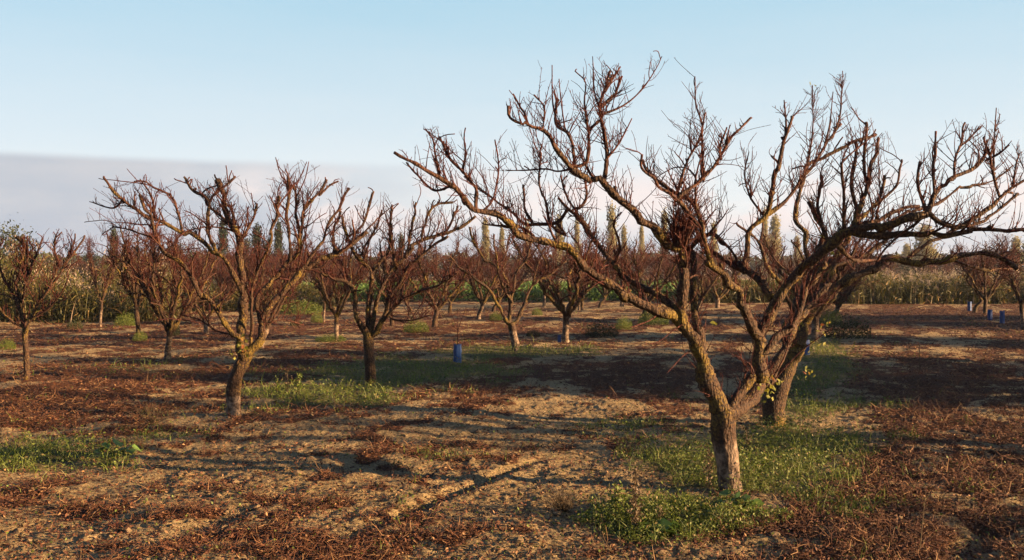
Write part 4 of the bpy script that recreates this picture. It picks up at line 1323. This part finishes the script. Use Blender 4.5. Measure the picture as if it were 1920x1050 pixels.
for s_ in [(0, 1225, 610, 56, 26, "green leafy clump right in front of the small tree trunk below the long left limb"),
           (0, 1170, 618, 32, 24, "bright yellow-green weed clump left of the clump under the long left limb"),
           (1, 1128, 632, 60, 26, "dark grey-green clump between the straight light trunk and the yellow-green clump"),
           (0, 780, 622, 48, 24, "rounded weed clump left of the blue-guarded sapling"),
           (0, 563, 588, 80, 26, "wide green bush between the large left tree and the pale-stemmed pair"),
           (1, 555, 612, 22, 14, "small weed clump below the wide green bush"),
           (0, 594, 606, 22, 20, "small green clump at the foot of the small pale-stemmed tree"),
           (0, 930, 603, 24, 16, "green clump just left of the middle tree's trunk"),
           (0, 1007, 592, 20, 14, "small green clump on the soil right of the middle tree"),
           (1, 1590, 635, 80, 42, "dark leafy bush in shade beside the right-hand row"),
           (0, 237, 612, 42, 24, "green weed clump before the reeds left of the slender tree"),
           (0, 263, 638, 26, 18, "green weeds at the foot of the slender tree"),
           (1, 328, 630, 18, 30, "upright weed right of the pale-based tree at the left"),
           (1, 140, 618, 28, 16, "dark weed clump left of the small tree at the reeds"),
           (0, 14, 656, 28, 20, "green weed clump at the left edge above the shaded ground"),
           (0, 620, 640, 56, 14, "thin dry-green weeds left of the light-trunked tree"),
           (1, 1000, 632, 26, 12, "small dark clump between the middle tree and the straight light trunk"),
           (0, 1558, 610, 40, 34, "yellow-green leafy shoots at the foot of the fourth tree in the right row")]:
    shrub(*s_)


def guard(px, py, w, h, label, stake=True):
    x, y = gpt(px, py); kk = y / F; W2 = w * kk * .29; Hh = h * kk * .9
    o = empty("tree_guard", (x, y, float(gz(x, y)) - .01)); tag(o, label, "tree guard", "blue plastic tree guards")
    mb = MB(); g = np.random.default_rng(int(px))
    n = 28
    for a0, a1 in ((-2.3, .9), (1.25, 3.7)):              # sleeve split open on one side
        a = np.linspace(a0, a1, n // 2)
        rad = W2 * (1 + .30 * np.abs(np.sin(a * 2.5)) + g.normal(0, .03, len(a)))
        zz = np.linspace(0, Hh, 9)
        for off in (0, -.003):
            rr_ = rad[None] * (1 + .05 * np.sin(zz * 37)[:, None]) + off
            hz = zz[:, None] + g.normal(0, .01, (1, len(a))) * (zz[:, None] / Hh)
            V = np.stack([rr_ * np.cos(a)[None], rr_ * np.sin(a)[None], hz], -1)
            i = np.arange(8)[:, None] * len(a); j = np.arange(len(a) - 1)[None]
            q = np.stack([i + j, i + j + 1, i + j + len(a) + 1, i + j + len(a)], -1).reshape(-1, 4)
            mb.add(V.reshape(-1, 3), q)
    mb.build("sleeve", M_blue, o)
    if stake:
        mb = MB(); tubes(mb, np.array([[0, -W2 * .9, -.05], [.005, -W2 * .9, Hh * .5], [0, -W2 * .88, Hh * .96]]), np.array([.008, .008, .007]), 6)
        mb.build("stake", M_stake, o)
    return o, x, y


og, gx, gy = guard(858, 681, 21, 38, "blue plastic guard round the thin sapling in the middle")
sap = MB(); g_ = np.random.default_rng(9)
P = catmull(np.array([[0, 0, 0], [0, 0, .35], [.01, 0, .60]]), .05)
tubes(sap, P, np.linspace(.012, .010, len(P)), 6, .05)
o = empty("sapling", (gx, gy, float(gz(gx, gy)))); tag(o, "thin leafless sapling with two reddish shoots rising from the blue guard", "sapling")
sap.build("stem", M_bark, o)
sap = MB()
for e in ([-.10, 0, .85], [-.18, .02, 1.15]), ([.08, 0, .8], [.16, 0, 1.0]), ([-.01, .05, .8], [.0, .1, .95]), ([-.14, 0, .7], [-.3, 0, .95]):
    P = catmull(np.array([[.01, 0, .58], e[0], e[1]]), .05)
    tubes(sap, P, np.linspace(.007, .003, len(P)), 5)
    q, r = sprout(P, np.linspace(.007, .003, len(P)), 7, .03, .12, 4, .6, .002, g_); tubes(sap, q, r, 3)
sap.build("shoot", M_bark, o)
for a in [(1509, 665, 24, 32, "blue guard on the grass right of the second near trunk"), (1489, 694, 10, 22, "narrow blue guard half hidden behind the second near trunk"),
          (1879, 606, 12, 26, "blue guard standing alone near the right edge"), (1856, 600, 12, 22, "blue guard beside the close pair of dark trees at the right"),
          (1818, 584, 10, 20, "purplish blue guard left of the close pair of dark trees"), (1049, 641, 9, 16, "small blue guard touching the straight light trunk right of the middle")]:
    guard(*a, stake=False)


# broad-leaved weeds, spikes, dry tufts in front
def broadleaf(px, py, w, n, label):
    x, y = gpt(px, py); kk = y / F; Wm = w * kk
    o = empty("broadleaf_weed", (x, y, float(gz(x, y)))); tag(o, label, "weed", "broad-leaved weeds")
    g = np.random.default_rng(int(px)); mb = MB(); st = MB()
    for i in range(n):
        a = g.uniform(0, 6.283); el = g.uniform(.25, 1.1); L = Wm * g.uniform(.3, .55)
        d = np.array([math.cos(a) * math.cos(el), math.sin(a) * math.cos(el), math.sin(el)])
        b = d * L; s_ = g.uniform(.035, .06)
        P = np.array([[0, 0, 0], b * .5 + [0, 0, .02], b]); tubes(st, catmull(P, .03), np.full(len(catmull(P, .03)), .0022), 4)
        # scalloped round blade
        m = 9; t = np.linspace(-2.6, 2.6, m)
        rad = s_ * (1 + .12 * np.cos(t * 5)); nn = nrm(np.array([d[0] * .3, d[1] * .3, 1.0]) + g.normal(0, .35, 3))
        u = nrm(np.cross(nn, np.cross(d, nn))); v = np.cross(nn, u)
        ring = b + u * (rad * np.cos(t) + s_ * .5)[:, None] + v * (rad * np.sin(t))[:, None] + nn * (np.abs(np.sin(t)) * s_ * .25)[:, None]
        V = np.vstack([b, ring]); T = [(0, k, k + 1) for k in range(1, m)]
        mb.add(V, None, T, tone=g.random())
    st.build("stem", M_weed, o); mb.build("leaf_blades", M_broad, o)


broadleaf(1234, 1006, 60, 14, "bright broad-leaved weed in the weeds left of the largest tree, near the bottom edge")
broadleaf(1382, 966, 70, 18, "bright broad-leaved weed right in front of the largest tree's trunk")
broadleaf(1312, 968, 30, 5, "small broad-leaved weed between the two bright ones near the largest tree")
broadleaf(212, 858, 50, 10, "broad-leaved weed at the right end of the green patch on the left")
broadleaf(240, 852, 26, 5, "small broad-leaved weed at the tip of the green patch on the left")


def spike(px, py, hpx, label, mat, nm="seed_spike", fat=.012, lean=0.0, n=150, cat="weed"):
    x, y = gpt(px, py); kk = y / F; h = hpx * kk
    o = empty("weed_stalk", (x, y, float(gz(x, y)))); tag(o, label, cat, "upright weed stalks")
    g = np.random.default_rng(int(px) + 3); mb = MB()
    P = catmull(np.array([[0, 0, -.01], [lean * .3, 0, h * .4], [lean, .01, h]]), .03)
    t_ = MB(); tubes(t_, P, np.linspace(.004, .002, len(P)) * max(1, y / 8), 5); t_.build("stem", M_straw, o)
    i = g.integers(len(P) // 4, len(P), n); p = P[i] + g.normal(0, fat, (n, 3))
    s_ = g.uniform(.5, 1.2, n) * fat * 1.5
    leaves(mb, p, g.normal(0, 1, (n, 3)) + np.array([0, 0, .8]), g.normal(0, 1, (n, 3)), s_, s_ * .5, g.random(n))
    mb.build(nm, mat, o, smooth=False)


spike(1191, 1004, 112, "tall dry brown seed stalk left of the largest tree near the bottom", M_straw, fat=.018, n=420)
spike(1238, 1000, 44, "short dry pinkish seed spike right of the tall dry stalk", M_straw)
spike(1155, 985, 60, "dry leafy stalk at the left border of the foreground weeds", M_weed, fat=.025, n=120)
spike(1330, 918, 66, "dry stalk leaning against the left side of the largest trunk", M_straw, n=160, fat=.02)
spike(1400, 850, 50, "dry weed stalk just right of the largest trunk", M_straw, n=120, fat=.02)
spike(520, 744, 32, "pale green weed stalk, leftmost of three behind the large left tree's trunk", M_weed, n=120, fat=.03)
spike(539, 744, 44, "tall brown weed stalk, middle of three right of the large left tree's trunk", M_straw, n=80, fat=.02)
spike(560, 744, 30, "pale green weed stalk, rightmost of three right of the large left tree's trunk", M_weed, n=120, fat=.03)
spike(1724, 1045, 120, "thin dry stalk on the bare soil near the bottom right corner", M_litter, n=12, fat=.01, lean=.04)
spike(1724, 700, 50, "thin dry stalk standing in the red litter at the right", M_litter, n=20, fat=.02)


def drybush(px, py, w, h, label):
    x, y = gpt(px, py); kk = y / F
    o = empty("dry_bush", (x, y, float(gz(x, y)))); tag(o, label, "dry plant", "dry tufts")
    g = np.random.default_rng(int(px)); mb = MB()
    n = 40; d = np.stack([g.normal(0, 1, n), g.normal(0, 1, n), np.zeros(n)], -1) * .5 * w * kk + np.array([0, 0, h * kk]) * g.uniform(.5, 1, (n, 1))
    tt = np.linspace(0, 1, 6)[None, :, None]; P = d[:, None] * tt + np.array([0, 0, -.02]) * (1 - tt) + g.normal(0, .008, (n, 6, 3)) * tt
    tubes(mb, P, np.full((n, 6), .002), 3)
    q, r = sprout(P, np.full((n, 6), .002), n * 6, .03, .08, 3, .8, .001, g); tubes(mb, q, r, 3)
    a = mb.build("stems", M_straw, o)


drybush(287, 792, 60, 42, "dry pale tuft left of the large left tree's foot")
drybush(1060, 965, 40, 40, "small dry tuft on the pale soil in the foreground")


def stick(p0, p1, r, label, up=.02):
    x0, y0 = gpt(*p0); x1, y1 = gpt(*p1); g = np.random.default_rng(int(p0[0]))
    n = 9; t = np.linspace(0, 1, n); X = x0 + (x1 - x0) * t + g.normal(0, .01, n); Y = y0 + (y1 - y0) * t + g.normal(0, .012, n)
    Z = gz(X, Y) + r * .8 + up * np.sin(t * 3.1) * g.uniform(.3, 1)
    o = empty("fallen_branch", (x0, y0, float(Z[0]))); tag(o, label, "fallen branch", "fallen branches")
    mb = MB(); P = np.stack([X, Y, Z], -1); C = catmull(P, .02)
    R = np.linspace(r, r * .5, len(C)); tubes(mb, C, R, 6, .08, 0, True)
    q, rr_ = sprout(C, R, 5, .05, .16, 5, .6, r * .3, g, up=.1)
    q[:, :, 2] = np.maximum(q[:, :, 2], gz(q[:, :, 0], q[:, :, 1]) + .003)
    tubes(mb, q, rr_, 4)
    mb.build("branch", M_bark, o, origin=(x0, y0, float(Z[0])))


stick((1690, 1030), (1800, 1036), .006, "long pale stick lying on the soil at the bottom right")
stick((1125, 832), (1180, 842), .006, "dark broken branch on the soil left of the largest trunk", .05)
stick((1232, 826), (1262, 806), .007, "reddish broken branch just left of the largest trunk", .05)
stick((800, 985), (830, 960), .004, "thin twig lying beside the groove in the foreground", .03)
stick((1820, 905), (1880, 898), .005, "reddish twig on the litter right of the green weeds", .01)
stick((1500, 960), (1550, 955), .005, "reddish twig bundle lying right of the foreground weeds", .03)
stick((200, 1000), (232, 985), .005, "pale twig on the litter near the bottom left", .02)
stick((430, 1010), (465, 1020), .005, "orange twig in the litter at the bottom, left of the groove", .02)
stick((1300, 1018), (1352, 1010), .004, "thin twig at the right foot of the foreground weeds", .02)
stick((1610, 880), (1632, 925), .004, "dark twig on the soil between green weeds and red litter", .04)

# ------------------------------------------------------------------ far house
def box(mb, x0, x1, y0, y1, z0, z1):
    v = [(x, y, z) for z in (z0, z1) for y in (y0, y1) for x in (x0, x1)]
    mb.add(v, [(0, 2, 3, 1), (4, 5, 7, 6), (0, 1, 5, 4), (1, 3, 7, 5), (3, 2, 6, 7), (2, 0, 4, 6)])


hp = at(733, 474, 150)
o = empty("farmhouse", (hp[0], 150, 0)); tag(o, "small pale farmhouse glimpsed through the branches right of the tree left of middle", "house")
mb = MB(); box(mb, -1.5, 1.5, -2, 2, 0, 3.6); mb.build("wall", M_wall, o, smooth=False)
mb = MB(); mb.add([(-1.8, -2.4, 3.603), (1.8, -2.4, 3.603), (1.8, 2.4, 3.603), (-1.8, 2.4, 3.603), (-1.8, 0, 4.5), (1.8, 0, 4.5)], [(0, 1, 5, 4), (2, 3, 4, 5), (3, 2, 1, 0)], [(0, 4, 3), (1, 2, 5)]); mb.build("roof", M_roof, o, smooth=False)
for xx in (-1.2, .4):
    mb = MB(); box(mb, xx, xx + .8, -2.04, -1.95, 1.9, 2.9); mb.build("window", M_dark, o, smooth=False)

# ------------------------------------------------------------------ thin evening haze
HZ = 0.00022
m = bpy.data.materials.new("haze_air"); m.use_nodes = True
N = NT(m.node_tree)
pv = N.n('ShaderNodeVolumePrincipled')
pv.inputs['Color'].default_value = (0.85, 0.90, 1.0, 1)
pv.inputs['Density'].default_value = HZ
pv.inputs['Anisotropy'].default_value = 0.2
N.n('ShaderNodeOutputMaterial', ins={1: pv.outputs[0]})
mb = MB()
box(mb, -7500, 7500, -7500, 7500, -1.2, 16)
o = mb.build("haze", m, smooth=False)
tag(o, "faint evening haze lying over the orchard and the far trees", "haze", kind="stuff")
